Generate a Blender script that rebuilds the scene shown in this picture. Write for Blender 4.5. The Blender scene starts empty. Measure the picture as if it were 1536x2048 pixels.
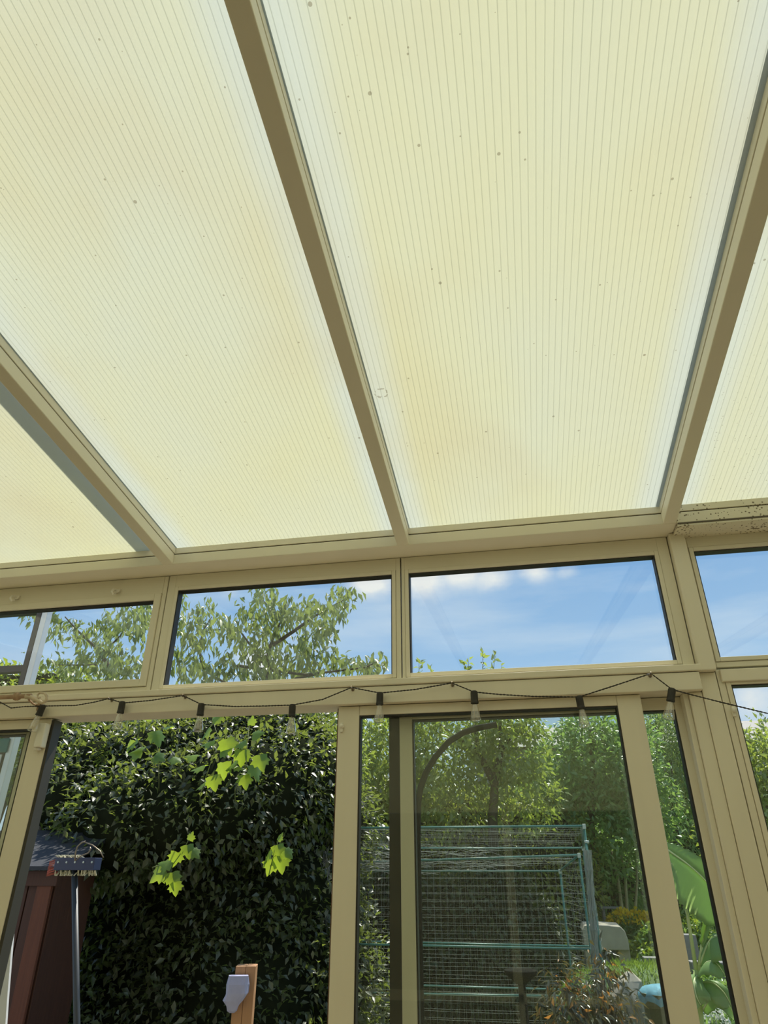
import bpy, math, random
import numpy as np
from mathutils import Vector, Matrix
random.seed(7); RNG = np.random.default_rng(7)
S = bpy.context.scene; COL = S.collection
PI = math.pi
# ------------------------------------------------------------------ camera
CZ = 1.5                                    # eye height
F = 1318.8
RR = np.array([[0.98227887, 0.18742188, 0.00112198], [-0.08886418, 0.47099153, -0.87765035], [-0.16501932, 0.86199769, 0.47930012]])
cd = bpy.data.cameras.new('camera'); cam = bpy.data.objects.new('camera', cd); COL.objects.link(cam)
cd.sensor_fit = 'VERTICAL'; cd.sensor_height = 24; cd.lens = F/2048*24; cd.clip_start = .02; cd.clip_end = 500
M = Matrix.Identity(4)
for i in range(3):
    M[i][0] = RR[0][i]; M[i][1] = -RR[1][i]; M[i][2] = -RR[2][i]
M[2][3] = CZ
cam.matrix_world = M
S.camera = cam
def ray(u, v): return RR.T @ np.array([(u-768)/F, (v-1024)/F, 1.])
def P(u, v, Y):                             # world point seen at photo position (u, v) standing at distance Y
    d = ray(u, v); d = d*Y/d[1]
    return (float(d[0]), float(d[1]), float(d[2]+CZ))
# ------------------------------------------------------------------ light
SUN_DIR = Vector((.12, .46, .86)).normalized()
S.view_settings.view_transform = 'Standard'; S.view_settings.look = 'None'
S.view_settings.exposure = 0.07; S.view_settings.gamma = 1; S.view_settings.use_curve_mapping = False
sl = bpy.data.lights.new('sun', 'SUN'); sl.energy = 6.8; sl.angle = math.radians(1.6); sl.color = (1, .95, .85)
so = bpy.data.objects.new('sun', sl); COL.objects.link(so); so.rotation_euler = SUN_DIR.to_track_quat('Z', 'Y').to_euler()
so.location = (3, 8, 12)
W = bpy.data.worlds.new('sky'); S.world = W; W.use_nodes = True
S.cycles.max_bounces = 10; S.cycles.diffuse_bounces = 5; S.cycles.glossy_bounces = 4; S.cycles.transmission_bounces = 6
S.cycles.transparent_max_bounces = 24; S.cycles.use_denoising = True; S.cycles.sample_clamp_indirect = 4
S.cycles.caustics_reflective = False; S.cycles.caustics_refractive = False
def sky():
    nt = W.node_tree; N = nt.nodes; L = nt.links; N.clear()
    out = N.new('ShaderNodeOutputWorld'); bg = N.new('ShaderNodeBackground'); L.new(bg.outputs[0], out.inputs[0])
    tc = N.new('ShaderNodeTexCoord'); sx = N.new('ShaderNodeSeparateXYZ'); L.new(tc.outputs['Generated'], sx.inputs[0])
    cr = N.new('ShaderNodeValToRGB'); L.new(sx.outputs[2], cr.inputs[0])
    e = cr.color_ramp.elements
    e[0].position = 0; e[0].color = (.60, .72, .84, 1); e[1].position = 1; e[1].color = (.15, .30, .66, 1)
    for p, c in ((.14, (.48, .66, .87, 1)), (.26, (.31, .53, .82, 1)), (.42, (.215, .42, .74, 1))):
        q = e.new(p); q.color = c
    # thin high cloud streaks
    mp = N.new('ShaderNodeMapping'); L.new(tc.outputs['Generated'], mp.inputs[0])
    mp.inputs['Rotation'].default_value = (0, .18, .25); mp.inputs['Scale'].default_value = (1.3, 1.3, 7)
    n1 = N.new('ShaderNodeTexNoise'); n1.inputs['Scale'].default_value = 2.6; n1.inputs['Detail'].default_value = 6; n1.inputs['Roughness'].default_value = .55
    L.new(mp.outputs[0], n1.inputs['Vector'])
    r1 = N.new('ShaderNodeMapRange'); r1.inputs[1].default_value = .42; r1.inputs[2].default_value = .78; r1.inputs[4].default_value = .6
    L.new(n1.outputs[0], r1.inputs[0])
    # puffy clouds, low in the sky in front of the house
    n2 = N.new('ShaderNodeTexNoise'); n2.inputs['Scale'].default_value = 9; n2.inputs['Detail'].default_value = 8; n2.inputs['Roughness'].default_value = .6
    mp2 = N.new('ShaderNodeMapping'); L.new(tc.outputs['Generated'], mp2.inputs[0]); mp2.inputs['Scale'].default_value = (1, 1, 1.6)
    L.new(mp2.outputs[0], n2.inputs['Vector'])
    acc = None
    for (u, v, r, a) in ((742, 1165, .050, 1.0), (845, 1165, .055, 1.0), (925, 1150, .05, 1.0), (985, 1158, .045, 1.0), (1070, 1143, .035, .9), (1130, 1143, .02, .7),
                         (455, 1182, .02, .6), (525, 1325, .05, 1.0), (650, 1440, .07, 1.0), (1490, 1400, .06, .8), (760, 1120, .10, .8), (300, 1120, .05, .5)):
        d = ray(u, v); d = d/np.linalg.norm(d)
        vm = N.new('ShaderNodeVectorMath'); vm.operation = 'SUBTRACT'; vm.inputs[1].default_value = tuple(d); L.new(tc.outputs['Generated'], vm.inputs[0])
        vs = N.new('ShaderNodeVectorMath'); vs.operation = 'MULTIPLY'; vs.inputs[1].default_value = (1, 1, 1.7); L.new(vm.outputs[0], vs.inputs[0])
        ln = N.new('ShaderNodeVectorMath'); ln.operation = 'LENGTH'; L.new(vs.outputs[0], ln.inputs[0])
        mr = N.new('ShaderNodeMapRange'); mr.interpolation_type = 'SMOOTHSTEP'; mr.inputs[1].default_value = r*1.5; mr.inputs[2].default_value = 0; mr.inputs[3].default_value = 0; mr.inputs[4].default_value = a
        L.new(ln.outputs['Value'], mr.inputs[0])
        if acc is None: acc = mr.outputs[0]
        else:
            mx = N.new('ShaderNodeMath'); mx.operation = 'MAXIMUM'; L.new(acc, mx.inputs[0]); L.new(mr.outputs[0], mx.inputs[1]); acc = mx.outputs[0]
    ad = N.new('ShaderNodeMath'); ad.operation = 'ADD'; L.new(acc, ad.inputs[0])
    sb = N.new('ShaderNodeMath'); sb.operation = 'MULTIPLY_ADD'; sb.inputs[1].default_value = 3.4; sb.inputs[2].default_value = -1.65; L.new(n2.outputs[0], sb.inputs[0])
    L.new(sb.outputs[0], ad.inputs[1])
    m3 = N.new('ShaderNodeMath'); m3.operation = 'MULTIPLY'; L.new(ad.outputs[0], m3.inputs[0]); L.new(acc, m3.inputs[1]); m3.use_clamp = True
    x1 = N.new('ShaderNodeMix'); x1.data_type = 'RGBA'; L.new(r1.outputs[0], x1.inputs[0]); L.new(cr.outputs[0], x1.inputs[6]); x1.inputs[7].default_value = (.66, .77, .88, 1)
    x2 = N.new('ShaderNodeMix'); x2.data_type = 'RGBA'; L.new(m3.outputs[0], x2.inputs[0]); L.new(x1.outputs[2], x2.inputs[6]); x2.inputs[7].default_value = (.86, .88, .88, 1)
    L.new(x2.outputs[2], bg.inputs[0]); bg.inputs[1].default_value = 1.0
sky()
# ------------------------------------------------------------------ materials
def nodes(name):
    m = bpy.data.materials.new(name); m.use_nodes = True
    nt = m.node_tree; nt.nodes.clear()
    o = nt.nodes.new('ShaderNodeOutputMaterial')
    return m, nt.nodes, nt.links, o
def mat(name, c, rough=.5, metal=0, var=.06, scale=8, bump=0, spec=.5, stretch=None):
    m, N, L, o = nodes(name)
    b = N.new('ShaderNodeBsdfPrincipled'); L.new(b.outputs[0], o.inputs[0])
    b.inputs['Roughness'].default_value = rough; b.inputs['Metallic'].default_value = metal; b.inputs['Specular IOR Level'].default_value = spec
    tc = N.new('ShaderNodeTexCoord'); n = N.new('ShaderNodeTexNoise'); n.inputs['Scale'].default_value = scale; n.inputs['Detail'].default_value = 5
    src = tc.outputs['Object']
    if stretch:
        mp = N.new('ShaderNodeMapping'); mp.inputs['Scale'].default_value = stretch; L.new(src, mp.inputs[0]); src = mp.outputs[0]
    L.new(src, n.inputs['Vector'])
    x = N.new('ShaderNodeMix'); x.data_type = 'RGBA'; L.new(n.outputs[0], x.inputs[0])
    x.inputs[6].default_value = tuple(max(0, k*(1-var)) for k in c)+(1,); x.inputs[7].default_value = tuple(min(1, k*(1+var)) for k in c)+(1,)
    L.new(x.outputs[2], b.inputs['Base Color'])
    if bump:
        bp = N.new('ShaderNodeBump'); bp.inputs['Strength'].default_value = bump; bp.inputs['Distance'].default_value = .01; L.new(n.outputs[0], bp.inputs['Height']); L.new(bp.outputs[0], b.inputs['Normal'])
    return m
def leafmat(name, c1, c2, trans=.35, tc=(.35, .5, .06), rough=.35, spec=.5):
    m, N, L, o = nodes(name)
    g = N.new('ShaderNodeNewGeometry'); r = N.new('ShaderNodeValToRGB'); L.new(g.outputs['Random Per Island'], r.inputs[0])
    e = r.color_ramp.elements; e[0].color = c1+(1,); e[1].color = c2+(1,)
    q = e.new(.5); q.color = tuple(.5*(a+b) for a, b in zip(c1, c2))+(1,)
    b = N.new('ShaderNodeBsdfPrincipled'); b.inputs['Roughness'].default_value = rough; b.inputs['Specular IOR Level'].default_value = spec
    L.new(r.outputs[0], b.inputs['Base Color'])
    t = N.new('ShaderNodeBsdfTranslucent'); t.inputs[0].default_value = tc+(1,)
    x = N.new('ShaderNodeMixShader'); x.inputs[0].default_value = trans; L.new(b.outputs[0], x.inputs[1]); L.new(t.outputs[0], x.inputs[2])
    L.new(x.outputs[0], o.inputs[0])
    return m
def glassmat(name, tint=(.93, .95, .92), dust=.02, ior=1.45, boost=1.0):
    m, N, L, o = nodes(name)
    t = N.new('ShaderNodeBsdfTransparent'); t.inputs[0].default_value = tint+(1,)
    g = N.new('ShaderNodeBsdfGlossy'); g.inputs['Roughness'].default_value = .0; g.inputs[0].default_value = (.95, .95, .95, 1)
    d = N.new('ShaderNodeBsdfDiffuse'); d.inputs[0].default_value = (.75, .74, .66, 1)
    f = N.new('ShaderNodeFresnel'); ge = N.new('ShaderNodeNewGeometry')   # the same reflectance from both sides of the sheet
    io = N.new('ShaderNodeMapRange'); io.inputs[3].default_value = ior; io.inputs[4].default_value = 1/ior
    L.new(ge.outputs['Backfacing'], io.inputs[0]); L.new(io.outputs[0], f.inputs[0])
    mu = N.new('ShaderNodeMath'); mu.operation = 'MULTIPLY'; mu.inputs[1].default_value = boost; mu.use_clamp = True; L.new(f.outputs[0], mu.inputs[0])
    x = N.new('ShaderNodeMixShader'); L.new(mu.outputs[0], x.inputs[0]); L.new(t.outputs[0], x.inputs[1]); L.new(g.outputs[0], x.inputs[2])
    tc = N.new('ShaderNodeTexCoord'); n = N.new('ShaderNodeTexNoise'); n.inputs['Scale'].default_value = 3; n.inputs['Detail'].default_value = 6; L.new(tc.outputs['Object'], n.inputs['Vector'])
    mm = N.new('ShaderNodeMath'); mm.operation = 'MULTIPLY'; mm.inputs[1].default_value = dust*2; L.new(n.outputs[0], mm.inputs[0])
    y = N.new('ShaderNodeMixShader'); L.new(mm.outputs[0], y.inputs[0]); L.new(x.outputs[0], y.inputs[1]); L.new(d.outputs[0], y.inputs[2])
    L.new(y.outputs[0], o.inputs[0])
    return m
BEIGE = (.80, .75, .605)
m_frame = mat('beige_coated_aluminium', BEIGE, .42, var=.04, scale=4, spec=.4)
m_frame_lo = mat('beige_upvc', (.80, .745, .60), .40, var=.05, scale=3, spec=.4, stretch=(6, 6, .6))
m_gasket = mat('black_rubber', (.022, .02, .016), .55)
m_groove = mat('groove_shadow_gap', (.10, .08, .05), .7)
m_seal = mat('brown_brush_seal', (.16, .10, .06), .8)
m_glass = glassmat('window_glass', tint=(.97, .98, .97), dust=.008)
m_doorglass = glassmat('dusty_door_glass', tint=(.94, .965, .94), dust=.022, boost=1.0)
m_darkstrip = mat('dark_bronze_strip', (.045, .04, .03), .5)
def mouldmat():
    m, N, L, o = nodes('mould_spotted_beige')
    b = N.new('ShaderNodeBsdfPrincipled'); L.new(b.outputs[0], o.inputs[0]); b.inputs['Roughness'].default_value = .6
    tc = N.new('ShaderNodeTexCoord'); v = N.new('ShaderNodeTexVoronoi'); v.inputs['Scale'].default_value = 85; L.new(tc.outputs['Object'], v.inputs['Vector'])
    n = N.new('ShaderNodeTexNoise'); n.inputs['Scale'].default_value = 9; n.inputs['Detail'].default_value = 8; L.new(tc.outputs['Object'], n.inputs['Vector'])
    a = N.new('ShaderNodeMath'); a.operation = 'MULTIPLY_ADD'; a.inputs[1].default_value = 1.1; a.inputs[2].default_value = -.32; L.new(n.outputs[0], a.inputs[0])
    c = N.new('ShaderNodeMath'); c.operation = 'LESS_THAN'; L.new(v.outputs['Distance'], c.inputs[0]); L.new(a.outputs[0], c.inputs[1])
    x = N.new('ShaderNodeMix'); x.data_type = 'RGBA'; L.new(c.outputs[0], x.inputs[0]); x.inputs[6].default_value = (.74, .69, .53, 1); x.inputs[7].default_value = (.21, .17, .10, 1)
    L.new(x.outputs[2], b.inputs['Base Color']); return m
m_mould = mouldmat()
def panelmat():
    """underside sheet of the multiwall roof panels: milky, yellowed, specked with dirt"""
    m, N, L, o = nodes('yellowed_polycarbonate')
    tc = N.new('ShaderNodeTexCoord'); sx = N.new('ShaderNodeSeparateXYZ'); L.new(tc.outputs['Object'], sx.inputs[0])
    def math_(op, a, b=None, c=None):
        q = N.new('ShaderNodeMath'); q.operation = op
        for k, val in enumerate((a, b, c)):
            if val is None: continue
            if isinstance(val, (int, float)): q.inputs[k].default_value = val
            else: L.new(val, q.inputs[k])
        return q.outputs[0]
    def noise(scale, det=4, st=(1, 1, 1)):
        mp = N.new('ShaderNodeMapping'); mp.inputs['Scale'].default_value = st; L.new(tc.outputs['Object'], mp.inputs[0])
        n = N.new('ShaderNodeTexNoise'); n.inputs['Scale'].default_value = scale; n.inputs['Detail'].default_value = det; L.new(mp.outputs[0], n.inputs['Vector']); return n.outputs[0]
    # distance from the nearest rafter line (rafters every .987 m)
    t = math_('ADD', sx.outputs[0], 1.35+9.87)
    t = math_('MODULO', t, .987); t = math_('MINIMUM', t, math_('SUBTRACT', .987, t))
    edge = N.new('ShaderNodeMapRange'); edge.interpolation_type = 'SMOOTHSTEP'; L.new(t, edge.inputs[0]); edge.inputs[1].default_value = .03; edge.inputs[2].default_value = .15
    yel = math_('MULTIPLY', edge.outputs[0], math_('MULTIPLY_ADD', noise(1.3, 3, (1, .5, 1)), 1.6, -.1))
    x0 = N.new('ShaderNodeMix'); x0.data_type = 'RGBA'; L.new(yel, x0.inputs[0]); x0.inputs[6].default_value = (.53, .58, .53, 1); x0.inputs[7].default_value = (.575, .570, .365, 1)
    # brown stain patches
    st = N.new('ShaderNodeMapRange'); L.new(noise(1.1, 4, (1, .8, 1)), st.inputs[0]); st.inputs[1].default_value = .52; st.inputs[2].default_value = .75; st.inputs[4].default_value = .7
    x1 = N.new('ShaderNodeMix'); x1.data_type = 'RGBA'; L.new(st.outputs[0], x1.inputs[0]); L.new(x0.outputs[2], x1.inputs[6]); x1.inputs[7].default_value = (.525, .48, .30, 1)
    # specks of dirt
    def specks(sc, thr, lo, hi):
        v = N.new('ShaderNodeTexVoronoi'); v.inputs['Scale'].default_value = sc; L.new(tc.outputs['Object'], v.inputs['Vector'])
        k = N.new('ShaderNodeSeparateXYZ'); L.new(v.outputs['Color'], k.inputs[0])
        pick = math_('GREATER_THAN', k.outputs[0], thr); small = math_('LESS_THAN', v.outputs['Distance'], math_('MULTIPLY_ADD', k.outputs[1], hi, lo))
        return math_('MULTIPLY', pick, small)
    s1 = specks(24, .80, .02, .085); s2 = specks(60, .93, .02, .15)
    # more of it low down in the right bay
    right = math_('MULTIPLY', math_('GREATER_THAN', sx.outputs[0], .66), N_range(N, L, sx.outputs[1], 1.2, 2.25))
    s3 = math_('MULTIPLY', specks(95, .60, .02, .22), right)
    sp = math_('MULTIPLY', math_('MAXIMUM', math_('MAXIMUM', s1, s2), s3), .55)
    # a pale ring-shaped mark beside the middle rafter
    cx, cy = RING
    dx = math_('SUBTRACT', sx.outputs[0], cx); dy = math_('SUBTRACT', sx.outputs[1], cy)
    dd = math_('SQRT', math_('ADD', math_('MULTIPLY', dx, dx), math_('MULTIPLY', dy, dy)))
    ring = math_('LESS_THAN', math_('ABSOLUTE', math_('SUBTRACT', dd, math_('MULTIPLY_ADD', noise(60, 2), .012, .012))), .0025)
    ring = math_('MULTIPLY', ring, math_('GREATER_THAN', noise(90, 2), .47)); sp = math_('MAXIMUM', sp, math_('MULTIPLY', ring, .5))
    x2 = N.new('ShaderNodeMix'); x2.data_type = 'RGBA'; L.new(sp, x2.inputs[0]); L.new(x1.outputs[2], x2.inputs[6]); x2.inputs[7].default_value = (.16, .13, .07, 1)
    tr = N.new('ShaderNodeBsdfTranslucent'); df = N.new('ShaderNodeBsdfPrincipled'); df.inputs['Roughness'].default_value = .35
    L.new(x2.outputs[2], tr.inputs[0]); L.new(x2.outputs[2], df.inputs['Base Color'])
    mx = N.new('ShaderNodeMixShader'); mx.inputs[0].default_value = PANEL_T; L.new(df.outputs[0], mx.inputs[1]); L.new(tr.outputs[0], mx.inputs[2])
    L.new(mx.outputs[0], o.inputs[0]); return m
def N_range(N, L, s, a, b):
    q = N.new('ShaderNodeMapRange'); L.new(s, q.inputs[0]); q.inputs[1].default_value = a; q.inputs[2].default_value = b; return q.outputs[0]
PANEL_T = .50
EY, ESL = 2.29, .1233                      # front of the eaves beam, roof slope
def RZ(y): return 2.693 + (EY-y)*ESL       # underside of the roof panels
def onroof(u, v):
    d = ray(u, v); s = (2.693+EY*ESL-CZ)/(d[2]+ESL*d[1]); return d*s
RING = tuple(float(k) for k in onroof(762, 786)[:2])
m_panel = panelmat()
m_clear = glassmat('clear_top_sheet', tint=(.95, .96, .95), dust=.0, ior=1.3)
def webmat():
    m, N, L, o = nodes('panel_web')
    t = N.new('ShaderNodeBsdfTransparent'); t.inputs[0].default_value = (.97, .97, .95, 1)
    d = N.new('ShaderNodeBsdfTranslucent'); d.inputs[0].default_value = (.9, .9, .8, 1); x = N.new('ShaderNodeMixShader'); x.inputs[0].default_value = .30
    L.new(t.outputs[0], x.inputs[1]); L.new(d.outputs[0], x.inputs[2]); L.new(x.outputs[0], o.inputs[0]); return m
m_web = webmat()
# ------------------------------------------------------------------ mesh helpers
def wloc(o):                                 # world position of a thing or part
    p = Vector(o.location)
    while o.parent is not None: o = o.parent; p += Vector(o.location)
    return p
class MB:
    def __init__(s): s.v = []; s.f = []; s.m = []; s.mats = []
    def mi(s, m):
        if m not in s.mats: s.mats.append(m)
        return s.mats.index(m)
    def add(s, v, f, m):
        o = len(s.v); i = s.mi(m); s.v += [tuple(p) for p in v]; s.f += [tuple(o+k for k in q) for q in f]; s.m += [i]*len(f); return s
    def box(s, x0, x1, y0, y1, z0, z1, m):
        return s.add([(x0, y0, z0), (x1, y0, z0), (x1, y1, z0), (x0, y1, z0), (x0, y0, z1), (x1, y0, z1), (x1, y1, z1), (x0, y1, z1)],
                     [(0, 3, 2, 1), (4, 5, 6, 7), (0, 1, 5, 4), (1, 2, 6, 5), (2, 3, 7, 6), (3, 0, 4, 7)], m)
    def hexa(s, v8, m): return s.add(v8, [(0, 3, 2, 1), (4, 5, 6, 7), (0, 1, 5, 4), (1, 2, 6, 5), (2, 3, 7, 6), (3, 0, 4, 7)], m)
    def tube(s, pts, r, m, n=8, cap=True):
        pts = [Vector(p) for p in pts]; k = len(pts)
        rs = r if isinstance(r, (list, tuple)) else [r]*k
        vs = []; up = None
        for i, p in enumerate(pts):
            t = (pts[min(i+1, k-1)]-pts[max(i-1, 0)]).normalized()
            if up is None: up = t.orthogonal().normalized()
            a = (up - t*up.dot(t)); a = a.normalized() if a.length > 1e-6 else t.orthogonal().normalized(); up = a
            b = t.cross(a)
            for j in range(n):
                q = 2*PI*j/n; vs.append(p+(a*math.cos(q)+b*math.sin(q))*rs[i])
        fs = [(i*n+j, i*n+(j+1) % n, (i+1)*n+(j+1) % n, (i+1)*n+j) for i in range(k-1) for j in range(n)]
        if cap: fs += [tuple(range(n-1, -1, -1)), tuple((k-1)*n+j for j in range(n))]
        return s.add(vs, fs, m)
    def lathe(s, prof, base, axis, m, n=16, cap=True):
        """prof: (distance along axis, radius)"""
        ax = Vector(axis).normalized(); b = Vector(base)
        return s.tube2([b+ax*d for d, _ in prof], [r for _, r in prof], ax, m, n, cap)
    def tube2(s, pts, rs, ax, m, n, cap=True):
        a = ax.orthogonal().normalized(); b = ax.cross(a); k = len(pts)
        vs = [p+(a*math.cos(2*PI*j/n)+b*math.sin(2*PI*j/n))*rs[i] for i, p in enumerate(pts) for j in range(n)]
        fs = [(i*n+j, i*n+(j+1) % n, (i+1)*n+(j+1) % n, (i+1)*n+j) for i in range(k-1) for j in range(n)]
        if cap: fs += [tuple(range(n-1, -1, -1)), tuple((k-1)*n+j for j in range(n))]
        return s.add(vs, fs, m)
    def build(s, name, parent=None, bevel=0, smooth=False, loc=None):
        me = bpy.data.meshes.new(name); v = s.v
        if loc is not None: v = [(a-loc[0], b-loc[1], c-loc[2]) for a, b, c in v]
        me.from_pydata(v, [], s.f); me.update()
        for m in s.mats: me.materials.append(m)
        me.polygons.foreach_set('material_index', s.m)
        if smooth: me.polygons.foreach_set('use_smooth', [True]*len(me.polygons))
        o = bpy.data.objects.new(name, me); COL.objects.link(o)
        if loc is not None: o.location = loc
        if parent is not None:
            o.parent = parent; o.location = Vector(o.location)-wloc(parent)
        if bevel:
            b = o.modifiers.new('bevel', 'BEVEL'); b.width = bevel; b.segments = 2; b.limit_method = 'ANGLE'
        return o
def tag(o, label=None, cat=None, group=None, kind=None):
    for k, x in (('label', label), ('category', cat), ('group', group), ('kind', kind)):
        if x: o[k] = x
    return o
def empty(name, loc=(0, 0, 0)):
    e = bpy.data.objects.new(name, None); COL.objects.link(e); e.location = loc; e.empty_display_size = .05; return e
def one(mb, name, label, cat, loc=None, group=None, kind=None, **k):
    return tag(mb.build(name, None, loc=loc, **k), label, cat, group, kind)
# leaf templates: y runs along the leaf, z is its upper side
LEAF = (np.array([(0, 0, 0), (-.5, .42, .10), (0, .5, 0), (.5, .42, .10), (0, 1, -.12)]), [(0, 2, 1), (0, 3, 2), (1, 2, 4), (2, 3, 4)])
def lobed():
    out = [(0, 0), (.20, -.06), (.46, -.02), (.42, .18), (.62, .36), (.44, .42), (.42, .62), (.24, .58), (.15, .80), (0, 1.0)]
    v = [(0, .25, 0)]+[(x, y, -.38*abs(x)-.12*y*y) for x, y in out]+[(-x, y, -.38*abs(x)-.12*y*y) for x, y in reversed(out[1:-1])]
    n = len(v)-1
    return np.array(v, float), [(0, 1+i, 1+(i+1) % n) for i in range(n)]
LOBED = lobed()
def unit(a): return a/np.maximum(np.linalg.norm(a, axis=-1, keepdims=True), 1e-9)
def leaves(name, pos, dirs, nrm, length, width, m, parent=None, tpl=LEAF, loc=None):
    T, Fc = tpl; n = len(pos); pos = np.asarray(pos, float)
    y = unit(np.asarray(dirs, float)); x = unit(np.cross(y, nrm)); z = np.cross(x, y)
    length = np.broadcast_to(np.asarray(length, float), (n,)); width = np.broadcast_to(np.asarray(width, float), (n,))
    V = (pos[:, None, :] + T[None, :, 0, None]*width[:, None, None]*x[:, None, :] + T[None, :, 1, None]*length[:, None, None]*y[:, None, :] + T[None, :, 2, None]*length[:, None, None]*z[:, None, :])
    V = V.reshape(-1, 3)
    if loc is not None: V = V-np.asarray(loc)
    Fa = np.array(Fc); nt = len(Fa); Fall = (Fa[None]+(np.arange(n)*len(T))[:, None, None]).reshape(-1)
    me = bpy.data.meshes.new(name)
    me.vertices.add(len(V)); me.vertices.foreach_set('co', V.reshape(-1))
    me.loops.add(len(Fall)); me.loops.foreach_set('vertex_index', Fall.astype(np.int32))
    me.polygons.add(n*nt); me.polygons.foreach_set('loop_start', np.arange(n*nt, dtype=np.int32)*3); me.polygons.foreach_set('loop_total', np.full(n*nt, 3, np.int32))
    me.update(calc_edges=True); me.materials.append(m)
    o = bpy.data.objects.new(name, me); COL.objects.link(o)
    if loc is not None: o.location = loc
    if parent is not None: o.parent = parent; o.location = Vector(o.location)-wloc(parent)
    return o
def rdir(n): return unit(RNG.normal(size=(n, 3)))
exec_order = True
# ------------------------------------------------------------------ the roof
X0, X1, YB, Y0 = -3.3, 2.6, -1.4, 2.40      # room: left, right, house wall, front wall face
RAFT = [-2.337, -1.350, -.363, .624, 1.611]
ceiling = tag(empty('ceiling', (0, 0, 2.9)), 'translucent polycarbonate lean-to roof on beige rafters', 'ceiling', kind='structure')
edges = [X0]+RAFT+[X1]; YE = 2.53
for a, b in zip(edges[:-1], edges[1:]):
    q = MB(); a_, b_ = a+.004, b-.004
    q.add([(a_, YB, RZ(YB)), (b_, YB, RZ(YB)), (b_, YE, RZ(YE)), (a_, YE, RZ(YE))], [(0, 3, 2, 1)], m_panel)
    t = .016
    q.add([(a_, YB, RZ(YB)+t), (b_, YB, RZ(YB)+t), (b_, YE, RZ(YE)+t), (a_, YE, RZ(YE)+t)], [(0, 1, 2, 3)], m_clear)
    x = a_
    while x < b_:
        q.add([(x, YB, RZ(YB)), (x, YE, RZ(YE)), (x, YE, RZ(YE)+t), (x, YB, RZ(YB)+t)], [(0, 1, 2, 3)], m_web); x += .0172
    q.build('roof_panel', ceiling)
SL = math.atan(ESL)
def slope_box(q, x0, x1, h0, h1, y0, y1, m):   # h measured down(-)/up(+) from the panel underside
    q.hexa([(x0, y1, RZ(y1)+h0), (x1, y1, RZ(y1)+h0), (x1, y0, RZ(y0)+h0), (x0, y0, RZ(y0)+h0), (x0, y1, RZ(y1)+h1), (x1, y1, RZ(y1)+h1), (x1, y0, RZ(y0)+h1), (x0, y0, RZ(y0)+h1)], m)
for rx in RAFT:
    w = .023
    q = MB(); slope_box(q, rx-w, rx+w, -.0755, -.0305, YB, EY, m_frame); r = q.build('rafter', ceiling, bevel=.003)
    q = MB(); slope_box(q, rx-w-.0005, rx+w+.0005, -.0275, -.001, YB, EY, m_frame); q.build('glazing_trim', r, bevel=.0015)
    q = MB(); slope_box(q, rx-w+.003, rx+w-.003, -.031, -.027, YB, EY, m_groove); q.build('trim_groove', r)
    q = MB(); slope_box(q, rx-.03, rx+.03, .0175, .045, YB, YE, m_frame); q.build('cap_bar', r, bevel=.004)
def reparent(child, parent):
    pass
# pipe added unseen above the roof, casts the shadow left of the left rafter
q = MB(); q.tube([(-1.442, YB-.1, RZ(YB)+.26), (-1.442, 2.5, RZ(2.5)+.26)], .034, m_frame, 12)
one(q, 'roof_shadow_caster', 'pipe added unseen above the roof to cast the shadow left of the left rafter', 'blocker', smooth=True)
# ------------------------------------------------------------------ front wall
wf = tag(empty('wall_front', (0, Y0, 0)), 'beige framed glazed front wall', 'wall', kind='structure')
def bx(name, parent, args, m=m_frame, bevel=.002, **k):
    q = MB()
    for a in (args if isinstance(args[0], (tuple, list)) else [args]): q.box(*a, m)
    return q.build(name, parent, bevel=bevel, **k)
ZB = 2.6175
for nm, xa, xb, mm in (('eaves_beam', X0, .649, m_frame), ('eaves_beam', .649, X1, m_mould)):
    q = MB(); q.box(xa, xb, EY, 2.50, ZB, 2.661, mm); q.build(nm, wf, bevel=.003)
    q = MB(); q.box(xa, xb, EY, 2.50, 2.665, 2.6915, mm); q.build('eaves_trim', wf, bevel=.0015)
    q = MB(); q.box(xa, xb, EY+.005, 2.49, 2.66, 2.667, m_groove); q.build('trim_groove', wf)
q = MB(); q.box(.652, X1, EY+.0, EY+.02, ZB-.0045, ZB+.001, m_groove); q.build('beam_joint', wf)
q = MB(); q.box(.649, X1, EY+.002, 2.45, ZB-.012, ZB-.004, m_mould); q.build('soffit_strip', wf, bevel=.001)
bx('gutter', wf, (X0, X1, 2.505, 2.60, 2.645, 2.70))
# post between the third and fourth window
bx('post', wf, (.632, .686, 2.368, 2.50, 2.098, ZB-.001), m_frame_lo, .004)
bx('post', wf, (.6325, .686, 2.396, 2.50, 0, 2.097), m_frame_lo, .002)
bx('post', wf, (-2.99, -2.93, 2.368, 2.50, 0, ZB-.001), m_frame_lo, .004)
bx('post', wf, (2.44, X1, 2.368, 2.50, 0, ZB-.001), m_frame_lo, .004)
bx('post', wf, (X0, -3.2, 2.368, 2.50, 0, ZB-.001), m_frame_lo, .004)
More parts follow.
